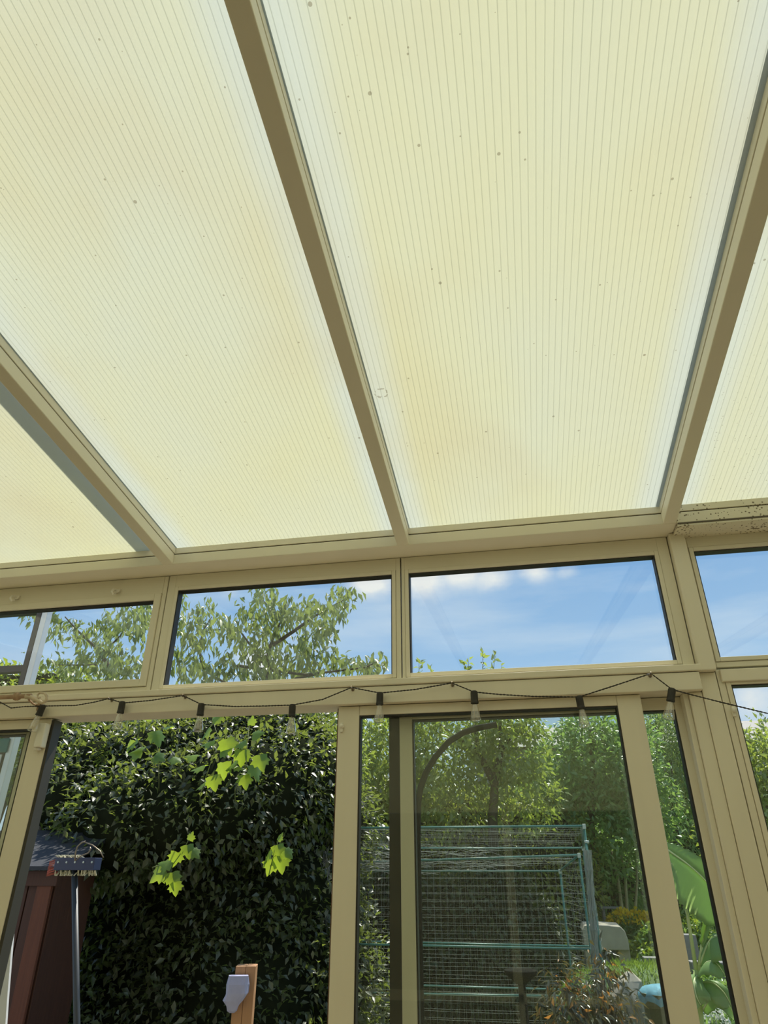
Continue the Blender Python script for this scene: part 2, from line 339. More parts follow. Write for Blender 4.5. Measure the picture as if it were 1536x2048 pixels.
# transom over the doors
bx('transom', wf, (-2.93, .630, 2.372, 2.50, 2.036, 2.096), m_frame_lo, .003)
bx('transom_ledge', wf, (-2.93, .640, 2.366, 2.42, 2.098, 2.122), m_frame_lo, .004)
def window(idx, ox0, ox1, oz0, oz1, gx0, gx1, gz0, gz1, label, y=Y0, bead=.016, raised=.004, glass=m_glass, fm=m_frame, sash=False):
    e = tag(empty('window_%d' % idx, ((ox0+ox1)/2, y, oz0)), label, 'window', kind='structure')
    g = .0015; x0, x1, z0, z1 = ox0+g, ox1-g, oz0+g, oz1-g
    bx('window_frame', e, [(x0, gx0-bead, y, y+.07, z0, z1), (gx1+bead, x1, y, y+.07, z0, z1), (gx0-bead, gx1+bead, y, y+.07, z0, gz0-bead), (gx0-bead, gx1+bead, y, y+.07, gz1+bead, z1)], fm, .002)
    yb = y-raised
    bx('glazing_bead', e, [(gx0-bead+.001, gx0, yb, y+.03, gz0-bead+.001, gz1+bead-.001), (gx1, gx1+bead-.001, yb, y+.03, gz0-bead+.001, gz1+bead-.001), (gx0, gx1, yb, y+.03, gz0-bead+.001, gz0), (gx0, gx1, yb, y+.03, gz1, gz1+bead-.001)], fm, .002)
    t = .004; ya, yc = y+.002, y+.037
    bx('rubber_gasket', e, [(gx0, gx0+t, ya, yc, gz0, gz1), (gx1-t, gx1, ya, yc, gz0, gz1), (gx0+t, gx1-t, ya+.03, yc, gz0, gz0+t), (gx0+t, gx1-t, ya, yc, gz1-t, gz1)], m_gasket, 0)
    bx('glass_pane', e, (gx0+t, gx1-t, y+.036, y+.040, gz0+t, gz1-t), glass, 0)
    return e
w1 = window(1, -2.93, -1.398, 2.126, ZB, -2.86, -1.448, 2.174, 2.508, 'opening top window at the far left of the front wall', raised=.007, bead=.030)
w2 = window(2, -1.396, -.392, 2.126, ZB, -1.346, -.427, 2.1456, 2.546, 'top window in front of the drooping tree')
w3 = window(3, -.390, .630, 2.126, ZB, -.360, .574, 2.1456, 2.546, 'wide top window full of blue sky')
w4 = window(4, .688, 2.44, 2.112, ZB, .713, 2.40, 2.148, 2.549, 'top window right of the post')
w5 = window(5, .688, 2.44, .30, 2.108, .727, 2.39, .36, 2.053, 'lower window right of the post', fm=m_frame_lo)
bx('window_board', w5, (.700, 2.44, 2.386, 2.41, 2.062, 2.104), m_frame_lo, .003)
window(6, X0+.1, -2.99, 2.126, ZB, -3.17, -3.02, 2.16, 2.54, 'narrow top window beside the side wall')
# sliding leaves (inner track) and the fixed panel (outer track)
def leaf(idx, x0, x1, gx0, gx1, y, z0, z1, gz0, gz1, label, thick=.04, glass=m_doorglass):
    e = tag(empty('door_%d' % idx, ((x0+x1)/2, y, z0)), label, 'door', kind='structure')
    bx('door_stile', e, (x0, gx0, y, y+thick, z0, z1), m_frame_lo, .0025)
    bx('door_stile', e, (gx1, x1, y, y+thick, z0, z1), m_frame_lo, .0025)
    bx('door_rail', e, (gx0+.0005, gx1-.0005, y, y+thick, gz1, z1), m_frame_lo, .0025)
    bx('door_rail', e, (gx0+.0005, gx1-.0005, y, y+thick, z0, gz0), m_frame_lo, .0025)
    t = .005
    bx('rubber_gasket', e, [(gx0, gx0+t, y+.002, y+thick-.004, gz0, gz1), (gx1-t, gx1, y+.002, y+thick-.004, gz0, gz1), (gx0+t, gx1-t, y+.002, y+thick-.004, gz1-t, gz1)], m_gasket, 0)
    bx('glass_pane', e, (gx0+t, gx1-t, y+thick*.7, y+thick*.7+.004, gz0, gz1-t), glass, 0)
    return e
d1 = leaf(1, -2.92, -1.803, -2.84, -1.882, Y0, .04, 2.034, .16, 1.998, 'left sliding door leaf, pushed open')
bx('seal_strip', d1, (-1.8025, -1.790, 2.403, 2.452, .04, 2.030), m_darkstrip, 0)
d2 = leaf(2, -.629, .432, -.550, .353, Y0, .04, 2.034, .16, 2.000, 'sliding door leaf in the middle, pushed to the right')
bx('seal_strip', d2, (-.634, -.6295, 2.408, 2.435, .04, 2.030), m_seal, 0)
d3 = leaf(3, -.413, .630, -.366, .549, 2.462, .04, 2.034, .12, 1.992, 'fixed glazed door panel behind the sliding leaf')
bx('interlock_strip', d3, (-.452, -.4135, 2.466, 2.50, .04, 2.030), m_darkstrip, 0)
bx('door_jamb', wf, (.590, .6315, 2.403, 2.4615, 0, 2.035), m_frame_lo, .002)
bx('door_jamb', wf, (.572, .5895, 2.415, 2.4615, 0, 2.035), m_frame_lo, .002)
bx('door_sill', wf, (-2.93, .63, 2.37, 2.52, 0, .035), m_frame_lo, .002)
d4 = leaf(4, -2.92, -1.885, -2.86, -1.950, 2.462, .04, 2.034, .12, 1.992, 'fixed glazed door panel at the far left')
# low wall under the right window, side walls, back wall, floor
m_wall = mat('cream_render', (.78, .73, .60), .9, var=.05, scale=30, bump=.2)
m_floor = mat('oak_laminate', (.36, .28, .19), .45, var=.25, scale=3, stretch=(1, 12, 1))
q = MB(); q.box(.69, X1, Y0, 2.52, 0, .298, m_wall); q.box(X0, -2.995, Y0, 2.52, 0, 2.12, m_wall); q.build('dwarf_wall', wf)
def sidewall(name, xa, xb):
    q = MB(); ya, yb = YB-.1, 2.36
    q.hexa([(xa, ya, 0), (xb, ya, 0), (xb, yb, 0), (xa, yb, 0), (xa, ya, RZ(ya)-.004), (xb, ya, RZ(ya)-.004), (xb, yb, RZ(yb)-.004), (xa, yb, RZ(yb)-.004)], m_wall)
    return tag(q.build(name), kind='structure')
sidewall('wall_left', X0-.12, X0); sidewall('wall_right', X1, X1+.12)
q = MB(); q.box(X0, X1, YB-.1, YB, 2.03, RZ(YB)-.004, m_wall); q.box(X0, -1.9, YB-.1, YB, 0, 2.03, m_wall); q.box(1.6, X1, YB-.1, YB, 0, 2.03, m_wall)
q.box(-7, 7, YB-.4, YB-.102, RZ(YB)+.05, 7.2, m_wall); tag(q.build('wall_back'), kind='structure')
m_dark = mat('dark_room_beyond', (.07, .06, .05), .8)
db = tag(empty('door_5', (-.15, YB, 0)), 'doorway of the house behind the camera', 'door', kind='structure')
bx('door_frame', db, [(-1.9, -1.83, YB-.08, YB-.01, 0, 2.03), (1.53, 1.6, YB-.08, YB-.01, 0, 2.03), (-1.83, 1.53, YB-.08, YB-.01, 1.96, 2.03), (-.18, -.11, YB-.08, YB-.01, 0, 1.96), (-1.83, 1.53, YB-.08, YB-.01, .62, .68)], m_frame_lo, 0)
bx('door_panel', db, (-1.83, 1.53, YB-.10, YB-.09, 0, 1.96), m_dark, 0)
q = MB(); q.box(X0, X1, YB, Y0, -.02, 0, m_floor); tag(q.build('floor'), kind='structure')
# ------------------------------------------------------------------ fittings on the front wall
m_cream = mat('aged_cream_plastic', (.82, .79, .69), .45)
m_steel = mat('dull_screw_steel', (.25, .20, .14), .4, metal=.6)
m_cord = mat('black_cord', (.03, .025, .02), .6)
m_bulb = glassmat('bulb_glass', tint=(.97, .97, .95), dust=.10, ior=1.5, boost=3.5)
m_fil = mat('brass_filament', (.5, .35, .15), .4, metal=.5)
m_rod = mat('antiqued_brown_rod', (.42, .28, .17), .55, var=.35, scale=60); m_fin = mat('worn_cream_metal', (.60, .50, .36), .5, var=.25, scale=60)
YC = 2.350
HOOKS = [((218, 1398), 'second socket from the left', ), ((366, 1392), ''), ((703, 1376), ''), ((904, 1367), ''), ((1302, 1348), '')]
hook_labels = ['small brass hook left of the left pendant bulb in the open doorway', 'small brass hook above the middle of the open doorway', 'small brass hook above the left stile of the sliding leaf',
               'small brass hook above the centre of the sliding leaf', 'small brass hook nearest the right-hand post']
for (uv, _x), lab in zip([(h[0], 0) for h in HOOKS], hook_labels):
    p = Vector(P(uv[0], uv[1], YC)); q = MB()
    q.lathe([(0, .0065), (.0022, .006), (.003, .003)], (p.x, 2.3715, p.z), (0, -1, 0), m_steel, 10)
    q.tube([(p.x, 2.370, p.z), (p.x, YC+.002, p.z-.001), (p.x, YC-.005, p.z-.004), (p.x, YC-.007, p.z+.002), (p.x, YC-.003, p.z+.006)], .0016, m_steel, 6)
    one(q, 'cup_hook', lab, 'hook', loc=tuple(p), group='hooks holding the string lights', smooth=True)
cordpts = [(-220, 1440), (-60, 1380), (0, 1404), (22, 1416), (50, 1413), (88, 1412), (150, 1411), (190, 1404), (218, 1397), (245, 1406), (300, 1401), (366, 1391), (403, 1409), (470, 1413), (530, 1412), (585, 1410), (645, 1399), (703, 1375),
           (760, 1386), (830, 1379), (904, 1366), (948, 1384), (1000, 1389), (1070, 1393), (1158, 1394), (1230, 1371), (1302, 1347), (1344, 1379), (1385, 1390), (1440, 1404), (1536, 1427), (1640, 1452), (1800, 1470)]
lx = empty('string_light', P(768, 1390, YC)); tag(lx, 'string of clear filament bulbs on a thin black cord along the transom', 'string lights')
C3 = [Vector(P(u, v, YC)) for u, v in cordpts]
q = MB()
for ph in (0, PI):                                  # two twisted strands
    pp = []; s = 0
    for a, b in zip(C3[:-1], C3[1:]):
        L_ = (b-a).length; n = max(2, int(L_/.004))
        for i in range(n):
            c = a.lerp(b, i/n); th = (s+L_*i/n)/.012*2*PI*.5+ph; pp.append(c+Vector((0, math.cos(th)*.0013, math.sin(th)*.0013)))
        s += L_
    q.tube(pp, .0014, m_cord, 4)
q.build('cord', lx)
bulbs = [((86, 1411), (-.22, 0, -1)), ((245, 1405), (-.03, 0, -1)), ((403, 1409), (0, 0, -1)), ((585, 1411), (.01, 0, -1)), ((760, 1387), (-.03, 0, -1)), ((948, 1384), (.0, .0, -1)), ((1158, 1394), (.06, 0, -1)), ((1344, 1379), (-.32, 0, -1))]
for (uv, dr) in bulbs:
    p = Vector(P(uv[0], uv[1], YC)); d = Vector(dr).normalized()
    q = MB(); q.lathe([(-.004, .0085), (-.002, .0115), (.004, .0125), (.030, .0125), (.036, .0135), (.040, .0135)], p, d, m_gasket, 16)
    sk = q.build('lamp_holder', lx, smooth=False)
    q = MB(); q.lathe([(.040, .0085), (.046, .0090), (.060, .0125), (.080, .0165), (.092, .0185), (.097, .0180), (.1005, .014), (.102, .005)], p, d, m_bulb, 20)
    q.build('glass_bulb', sk, smooth=True)
    q = MB()
    for k in range(3):
        a = k*2*PI/3; o1 = Vector((math.cos(a), math.sin(a), 0))
        q.tube([p+d*.042, p+d*.055+o1*.003, p+d*.085+o1*.007, p+d*.088+o1*.003], .0005, m_fil, 4)
    q.build('filament', sk)
# curtain pole with scroll finial
cr_ = empty('curtain_pole', P(35, 1393, 2.30)); tag(cr_, 'thin curtain pole with a curled scroll finial above the left door leaf', 'curtain pole')
a, b = Vector(P(-420, 1405, 2.30)), Vector(P(62, 1393, 2.30)); b.z = a.z = (a.z+b.z)/2
a.z = b.z = P(35, 1393, 2.30)[2]
q = MB(); q.tube([a, b], .0085, m_rod, 12); q.build('rod', cr_, smooth=True)
q = MB(); c = Vector(P(34, 1393, 2.30)); c.z = a.z; ex = Vector((1, 0, 0))
q.lathe([(-.012, .009), (-.010, .014), (-.004, .016), (0, .012), (.004, .016), (.010, .014), (.012, .009)], c, ex, m_rod, 12); q.build('collar', cr_, smooth=True)
q = MB(); fpx = [(52, 1393), (62, 1394), (75, 1401), (85, 1406), (92, 1402), (94, 1393), (89, 1386), (80, 1385), (75, 1390), (77, 1396), (82, 1395)]
q.tube([P(u, v, 2.30) for u, v in fpx], [.010, .009, .0075, .0065, .006, .0055, .005, .0045, .004, .0035, .003], m_fin, 8); q.build('finial', cr_, smooth=True)
q = MB(); bp_ = Vector(P(60, 1402, 2.31)); q.tube([(bp_.x, 2.372, bp_.z-.008), (bp_.x, 2.33, bp_.z-.006), (bp_.x, 2.30, bp_.z+.004)], .004, m_rod, 6); q.box(bp_.x-.006, bp_.x+.006, 2.364, 2.3715, bp_.z-.025, bp_.z+.015, m_rod); q.build('bracket', cr_)
# small contact box on the left stile
p = Vector(P(86, 1470, 2.385)); q = MB(); q.box(p.x-.020, p.x+.015, 2.368, 2.3985, 1.922, 2.012, m_cream); q.box(p.x-.022, p.x+.0, 2.376, 2.3985, 1.913, 1.921, m_cream)
one(q, 'door_sensor', 'cream plastic contact box on the left door stile', 'sensor', loc=(p.x, 2.387, 1.965), bevel=.004)
for (u, v), lab in (((683, 1452), 'small cream catch on the edge of the sliding leaf'), ((1468, 1420), 'small cream catch on the frame right of the post')):
    p = Vector(P(u, v, 2.39)); q = MB(); q.lathe([(0, .007), (.010, .009), (.016, .006), (.018, .002)], (p.x, 2.3995, p.z), (0, -1, 0), m_cream, 12); q.box(p.x-.006, p.x+.004, 2.392, 2.3995, p.z-.020, p.z+.012, m_cream)
    one(q, 'frame_catch', lab, 'catch', loc=tuple(p), bevel=.001)
# blind brackets on the top-left window frame
for (u, v), lab in (((30, 1195), 'leftmost small cream bracket above the top left window'), ((232, 1182), 'small cream bracket above the right end of the top left window')):
    p = Vector(P(u, v, 2.385)); q = MB()
    q.box(p.x-.011, p.x+.013, 2.392, 2.3985, p.z-.004, p.z+.012, m_cream)
    q.tube([(p.x-.006, 2.392, p.z+.010), (p.x-.010, 2.378, p.z+.004), (p.x-.009, 2.370, p.z-.008), (p.x-.002, 2.372, p.z-.018), (p.x+.003, 2.384, p.z-.012)], [.004, .0055, .006, .005, .003], m_cream, 8)
    q.tube([(p.x+.009+.0055*math.cos(k*PI/5), 2.384, p.z-.002+.0055*math.sin(k*PI/5)) for k in range(11)], .002, m_cream, 6)
    one(q, 'blind_bracket', lab, 'bracket', loc=tuple(p), bevel=.001)
# ------------------------------------------------------------------ the garden
def gz(x, y):
    t = min(1, max(0, (y-6)/9)); return .85*t*t*(3-2*t)
m_grass = mat('lawn_green', (.09, .155, .035), .8, var=.45, scale=5, bump=.4)
m_patio = mat('grey_paving', (.14, .13, .11), .85, var=.2, scale=6, bump=.2)
q = MB(); xs = np.linspace(-30, 30, 41); ys = [2.53, 3.5, 4.5, 5.2, 6, 7, 8, 9, 10, 11, 12, 13, 14, 15, 17, 20, 26, 40, 60]
vv = [(x, y, gz(x, y)-.03) for y in ys for x in xs]; n = len(xs)
ff = [(j*n+i, j*n+i+1, (j+1)*n+i+1, (j+1)*n+i) for j in range(len(ys)-1) for i in range(n-1)]
q.add(vv, ff, m_grass); tag(q.build('ground', smooth=True), 'lawn rising gently towards the back of the garden', 'lawn', kind='structure')
q = MB(); q.box(-6, 6, 2.53, 5.0, -.06, -.01, m_patio); tag(q.build('patio'), 'grey paved terrace in front of the doors', 'patio', kind='structure')

m_bark = mat('dark_bark', (.07, .055, .04), .9, var=.4, scale=20, bump=.5)
m_twig = mat('olive_twig', (.16, .19, .06), .6); m_palebark = mat('pale_bark', (.42, .37, .26), .85, var=.3, scale=20, bump=.3)
lm_hedge = leafmat('glossy_hedge_leaf', (.030, .040, .018), (.105, .118, .058), .28, (.36, .46, .07), .38, .7)
lm_hedge_y = leafmat('yellow_green_hedge_leaf', (.16, .24, .03), (.26, .33, .05), .4, (.45, .55, .05), .4)
lm_maple = leafmat('maple_leaf', (.05, .12, .045), (.20, .30, .05), .48, (.50, .66, .04), .36)
lm_droop = leafmat('drooping_tree_leaf', (.14, .185, .07), (.28, .33, .145), .35, (.33, .42, .09), .42, .5)
lm_mid = leafmat('orchard_leaf', (.15, .20, .06), (.32, .38, .14), .40, (.45, .56, .08), .34, .7)
lm_green = leafmat('fresh_green_leaf', (.11, .21, .075), (.26, .40, .17), .40, (.36, .55, .12), .36, .7)
lm_willow = leafmat('willow_leaf', (.16, .24, .09), (.30, .38, .17), .4, (.35, .48, .12), .45)
lm_olive = leafmat('olive_green_leaf', (.16, .19, .045), (.34, .37, .10), .40, (.50, .52, .08), .40, .7)
lm_far = leafmat('far_hedge_leaf', (.07, .12, .05), (.15, .21, .09), .25, (.2, .3, .06), .5)
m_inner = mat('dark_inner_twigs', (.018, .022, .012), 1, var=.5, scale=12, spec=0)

def lump_points(lumps, n, depth=.22):
    """points on the outside of a heap of spheres, with outward normals"""
    C = np.array([l[:3] for l in lumps], float); Rd = np.array([l[3] for l in lumps], float)
    pr = Rd**2/np.sum(Rd**2); k = RNG.choice(len(lumps), size=int(n*1.9), p=pr)
    d = rdir(len(k)); jit = 1-depth*RNG.random(len(k))**1.5+.10*RNG.normal(size=len(k))*.6
    p = C[k]+d*(Rd[k]*jit)[:, None]
    # clumpy relief
    ph = np.sin(p[:, 0]*7+np.sin(p[:, 2]*5)*2)*np.sin(p[:, 2]*6.3+p[:, 1]*4)
    p = p+d*(ph*.06*Rd[k])[:, None]
    inside = np.zeros(len(k), bool)
    for j in range(len(lumps)):
        dist = np.linalg.norm(p-C[j], axis=1); inside |= (dist < Rd[j]*(1-depth*1.15)) & (k != j)
    keep = (~inside) & (p[:, 2] > .02)
    return p[keep][:n], d[keep][:n]
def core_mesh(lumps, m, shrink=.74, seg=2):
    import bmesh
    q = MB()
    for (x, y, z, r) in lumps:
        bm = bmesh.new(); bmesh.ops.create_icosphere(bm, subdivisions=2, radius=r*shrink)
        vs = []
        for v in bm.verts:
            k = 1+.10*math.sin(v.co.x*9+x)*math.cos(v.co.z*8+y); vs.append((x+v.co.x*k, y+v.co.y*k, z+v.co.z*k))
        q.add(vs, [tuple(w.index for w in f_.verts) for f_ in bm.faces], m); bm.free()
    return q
def bush(name, label, cat, lumps, n, leaf_len, leaf_w, lm, base, droop=.3, outward=.8, flat=.5, group=None, core=True, tpl=LEAF, stems=None, shrink=.74, depth=.22):
    e = empty(name, base); tag(e, label, cat, group)
    p, nr = lump_points(lumps, n, depth)
    d = unit(nr*outward+rdir(len(p))*.75+np.array([0, 0, -droop]))
    up = unit(nr*(1-flat)+np.array([0, 0, 1.])*flat+rdir(len(p))*.55)
    L_ = leaf_len*RNG.uniform(.65, 1.25, len(p))
    leaves('foliage', p, d, up, L_, L_*leaf_w, lm, e, tpl, loc=base)
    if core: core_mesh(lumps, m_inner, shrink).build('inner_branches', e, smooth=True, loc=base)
    q = MB(); b = Vector(base)
    for (x, y, z, r) in (stems or lumps[:4]):
        q.tube([b+Vector((RNG.uniform(-.1, .1), RNG.uniform(-.1, .1), -.05)), b.lerp(Vector((x, y, z)), .5)+Vector((.05, 0, .05)), (x, y, z)], [.05, .035, .015], m_bark, 7)
    q.build('trunk', e, smooth=True, loc=base)
    return e
def LU(u, v, Y, r): return P(u, v, Y)+(r,)
# the big glossy hedge bush left of the cage
hl = [LU(250, 1650, 4.9, .42), LU(140, 1610, 5.1, .36), LU(185, 1660, 4.95, .30), LU(340, 1625, 5.0, .45), LU(430, 1600, 5.2, .48), LU(520, 1590, 5.6, .55), LU(600, 1570, 5.9, .5), LU(300, 1540, 5.45, .45), LU(200, 1560, 5.5, .45), LU(400, 1525, 5.6, .46), LU(500, 1510, 5.9, .48),
      LU(590, 1500, 6.2, .42), LU(120, 1530, 5.8, .42), LU(240, 1500, 6.1, .42), LU(340, 1500, 6.2, .42), LU(440, 1490, 6.3, .38), LU(160, 1480, 6.5, .38), LU(420, 1800, 6.0, .95), LU(300, 1850, 5.9, .80), LU(545, 1790, 6.1, .8), LU(480, 2000, 5.9, .95), LU(330, 2050, 5.8, .85),
      LU(260, 1790, 5.8, .5), LU(225, 1900, 5.9, .55), LU(205, 1780, 5.9, .40), LU(230, 2050, 5.8, .6), LU(300, 2300, 5.7, 1.0), LU(500, 2300, 5.8, 1.0), LU(640, 1660, 6.4, .55), LU(610, 1960, 6.2, .7), LU(620, 2200, 6.2, .8)]
hb = (P(400, 1700, 5.5)[0], 5.5, 0)
bush('evergreen_hedge_bush', 'big dark glossy-leaved bush filling the open doorway, sunlit on top', 'bush', hl, 42000, .066, .50, lm_hedge, hb, droop=.2, outward=.7, flat=.72, stems=hl[17:21])
# yellower shoots at the top of the bush
bush('privet_bush', 'yellow-green bush top behind the left end of the dark bush', 'bush', [LU(140, 1480, 6.4, .40), LU(100, 1510, 6.4, .40), LU(190, 1460, 6.5, .30), LU(115, 1455, 6.5, .32)], 5000, .07, .5, lm_hedge_y, (P(140, 1500, 6.9)[0], 6.9, .0), group=None)
bush('laurel_bush', 'lighter green bush top behind the right end of the dark bush', 'bush', [LU(560, 1470, 7.2, .55), LU(500, 1450, 7.0, .42), LU(620, 1540, 7.3, .6), LU(430, 1450, 7.0, .35)], 7000, .075, .45, lm_mid, (P(560, 1500, 7.2)[0], 7.2, .05))
# maple seedlings growing out through the bush
def maple(label, stem, lv):
    b0 = Vector(stem[0]); stem = [tuple(b0+Vector((b0.x*.27, 1.15, .0))), tuple(b0+Vector((b0.x*.10, .45, -.02)))]+stem   # rooted inside the bush
    e = empty('maple_shoot', stem[0]); tag(e, label, 'maple shoot', 'maple shoots growing through the dark bush')
    q = MB(); q.tube(stem, [.004]+[.003]*(len(stem)-2)+[.002], m_twig, 6); q.build('stem', e, smooth=True, loc=stem[0])
    pos = [];
    ps = np.array([p for p, d, s in lv]); ds = np.array([d for p, d, s in lv], float); ss = np.array([s for p, d, s in lv])
    nr = unit(np.tile([[.1, -.55, .75]], (len(lv), 1))+rdir(len(lv))*.35)
    leaves('leaf_cluster', ps, ds, nr, ss, ss*1.05, lm_maple, e, LOBED, loc=stem[0])
YM = 4.28
mp1 = [(290, 1440, (.1, 0, .5), .13), (275, 1478, (-.7, 0, -.5), .13), (312, 1462, (.4, 0, -.8), .15), (330, 1455, (.8, 0, .2), .10), (285, 1500, (-.9, 0, -.1), .15), (310, 1510, (.7, 0, -.3), .11), (262, 1480, (-.3, 0, -.9), .12), (345, 1515, (.6, 0, -.2), .10)]
mp2 = [(425, 1440, (.6, 0, .5), .13), (418, 1455, (-.5, 0, -.7), .13), (452, 1478, (.3, 0, -.8), .15), (430, 1480, (-.9, 0, -.2), .14), (410, 1530, (-.9, 0, -.2), .14), (446, 1525, (.1, 0, -.9), .14), (425, 1552, (.3, 0, -.9), .13), (470, 1530, (.9, 0, -.3), .12), (395, 1512, (-.9, 0, .1), .12), (440, 1505, (.5, 0, .2), .11), (410, 1565, (-.8, 0, -.5), .10)]
mp3 = [(486, 1500, (.0, 0, -1), .14), (505, 1470, (.8, 0, .2), .11), (492, 1480, (-.7, 0, -.3), .12), (520, 1510, (.3, 0, -.9), .14), (475, 1520, (-.8, 0, -.5), .13), (510, 1530, (.4, 0, -.9), .14), (490, 1550, (.2, 0, -.9), .12), (500, 1450, (.1, 0, .8), .09)]
mp4 = [(345, 1725, (-.9, 0, .05), .13), (325, 1735, (-.7, 0, -.7), .15), (355, 1705, (-.2, 0, -.9), .11), (375, 1690, (.3, 0, -.9), .11), (345, 1745, (.3, 0, -.9), .12), (378, 1680, (.2, 0, .6), .07), (350, 1765, (.2, 0, -1), .10), (385, 1700, (.6, 0, -.5), .09)]
mp5 = [(540, 1700, (-.5, 0, -.8), .11), (555, 1690, (.3, 0, -.8), .11), (560, 1712, (.2, 0, -.9), .13), (545, 1720, (-.3, 0, -.9), .12), (555, 1680, (.3, 0, .5), .07), (570, 1700, (.7, 0, -.6), .09)]
for lab, st, lv in (('bright maple shoot, leftmost of those on the sunlit top of the bush', [(318, 1560), (316, 1500), (305, 1450)], mp1),
                    ('bright maple shoot in the middle of the sunlit bush top', [(400, 1590), (420, 1530), (438, 1480), (425, 1440)], mp2),
                    ('bright maple shoot, rightmost of those on the sunlit top of the bush', [(470, 1580), (492, 1530), (498, 1450)], mp3),
                    ('pale drooping maple sprig against the darkest part of the bush', [(305, 1735), (345, 1722), (372, 1690), (378, 1678)], mp4),
                    ('small maple sprig on the dark bush beside the netted cage', [(540, 1745), (552, 1700), (557, 1678)], mp5)):
    maple(lab, [P(u, v, YM) for u, v in st], [(P(u, v, YM-.03), d, s*.78) for u, v, d, s in lv])
# drooping tree seen through the two top-left windows
TY = 7.4
trunk0 = Vector(P(560, 1500, TY)); tb = (trunk0.x, TY, 0)
te = empty('drooping_tree', tb); tag(te, 'tall tree with drooping pointed leaves against the sky in the top left windows', 'tree')
c1 = [(380, 580), (440, 620), (480, 680), (560, 640), (590, 750), (420, 730), (660, 690), (780, 660), (700, 760), (760, 780), (830, 720), (860, 620), (930, 620), (1000, 560), (960, 510), (1060, 520), (1120, 560), (1140, 640), (1080, 700), (1040, 650), (960, 700), (900, 680), (790, 840), (860, 860), (770, 900), (900, 820), (820, 900), (670, 900), (660, 940), (700, 960), (350, 930), (480, 930), (500, 980), (900, 960), (980, 920), (1060, 950), (1000, 1020), (920, 1030), (840, 1040), (760, 1030), (620, 1020), (550, 1040), (1090, 1000), (1060, 750), (300, 560), (250, 600), (1150, 520), (1170, 900), (1200, 1000), (1200, 600), (1240, 700), (1230, 800)]
c2 = [(180, 330), (280, 390), (330, 360), (290, 430), (200, 440), (240, 470), (180, 500), (220, 540), (270, 560), (150, 460), (330, 490), (390, 450), (400, 500), (440, 470), (480, 480), (330, 590), (240, 600), (150, 620), (130, 700), (200, 640), (610, 290), (670, 310), (620, 310), (700, 350), (550, 380), (520, 420), (560, 460), (620, 400), (660, 420), (600, 470), (650, 500), (600, 540), (540, 560), (480, 560), (510, 600), (700, 420), (740, 390), (800, 350), (780, 400), (760, 440), (720, 480), (700, 540), (680, 570), (860, 380), (900, 370), (880, 420), (830, 430), (940, 380), (980, 370), (1020, 320), (1060, 300), (1090, 290), (1070, 350), (1040, 410), (1000, 400), (960, 430), (950, 480), (980, 490), (910, 520), (930, 540), (860, 520), (840, 560), (860, 590), (800, 600), (840, 640), (740, 640), (700, 620), (650, 640), (600, 620), (280, 680), (300, 740), (230, 700), (400, 720), (440, 660), (450, 720), (350, 720), (180, 740), (520, 720), (560, 680), (640, 700), (700, 700), (760, 690), (800, 720), (870, 700), (920, 670), (940, 740), (980, 620), (990, 700), (1030, 680), (1090, 660), (1110, 700), (1160, 700), (1200, 710), (1230, 680), (1260, 650), (1220, 730), (860, 740), (720, 740), (600, 740), (650, 740)]
pts = [(x/3.84, 1080+y/3.84) for x, y in c1]+[(300+x/2.743, 1080+y/2.743) for x, y in c2]
low = [(u, v) for u in range(40, 700, 26) for v in (1392, 1412)]
PP, DD, NN, LL = [], [], [], []
for u, v in pts+low:
    yy = TY+RNG.uniform(-.7, .7); c = np.array(P(u, v-4, yy)); k = 24
    off = RNG.normal(size=(k, 3))*np.array([.058, .12, .048])
    PP.append(c+off); d = np.stack([RNG.normal(size=k)*.42, RNG.normal(size=k)*.42, -np.abs(RNG.normal(.9, .3, k))], 1); DD.append(d)
    NN.append(RNG.normal(size=(k, 3))+np.array([0, -.6, .8])); LL.append(RNG.uniform(.085, .145, k))
PP, DD, NN, LL = map(np.concatenate, (PP, DD, NN, LL))
leaves('foliage', PP, DD, NN, LL, LL*.37, lm_droop, te, LEAF, loc=tb)
q = MB(); q.tube([(tb[0], TY, -.05), (tb[0]+.05, TY, 1.2), (tb[0]-.03, TY, 2.4), P(533, 1355, TY), P(538, 1330, TY)], [.13, .11, .09, .055, .04], m_bark, 9)
def A(x, y): return P(x/3.84, 1080+y/3.84, TY)
def B(x, y): return P(300+x/2.743, 1080+y/2.743, TY)
for br, r in (([B(640, 760), B(655, 590), B(790, 500), B(900, 420), B(1060, 330)], .035), ([B(655, 590), B(720, 440), B(620, 330)], .02), ([B(640, 700), B(480, 480), B(300, 500)], .018), ([B(480, 690), B(850, 740), B(1180, 700), B(1260, 660)], .02),
              ([B(900, 690), B(900, 640), B(970, 610)], .012), ([B(300, 740), B(270, 600), B(290, 500), B(340, 420)], .022), ([A(900, 1060), A(860, 1000), A(740, 830), A(600, 700), A(500, 590)], .030), ([A(770, 880), A(860, 800), A(920, 740), A(1000, 600)], .018),
              ([A(740, 960), A(600, 960), A(440, 960), A(380, 925)], .012), ([A(800, 930), A(720, 820), A(650, 740)], .012), ((tb[0], TY, 2.3), A(1000, 1200), A(880, 1040)) and ([(tb[0], TY, 2.3), A(1300, 1330), A(1000, 1180), A(880, 1030)], .05), ([B(640, 900), B(440, 800), B(300, 720)], .03), ([B(660, 850), B(800, 760), B(960, 730)], .025)):
    q.tube(br, [r*(1-.75*i/(len(br)-1)) for i in range(len(br))], m_bark, 7)
q.build('trunk', te, smooth=True, loc=tb)
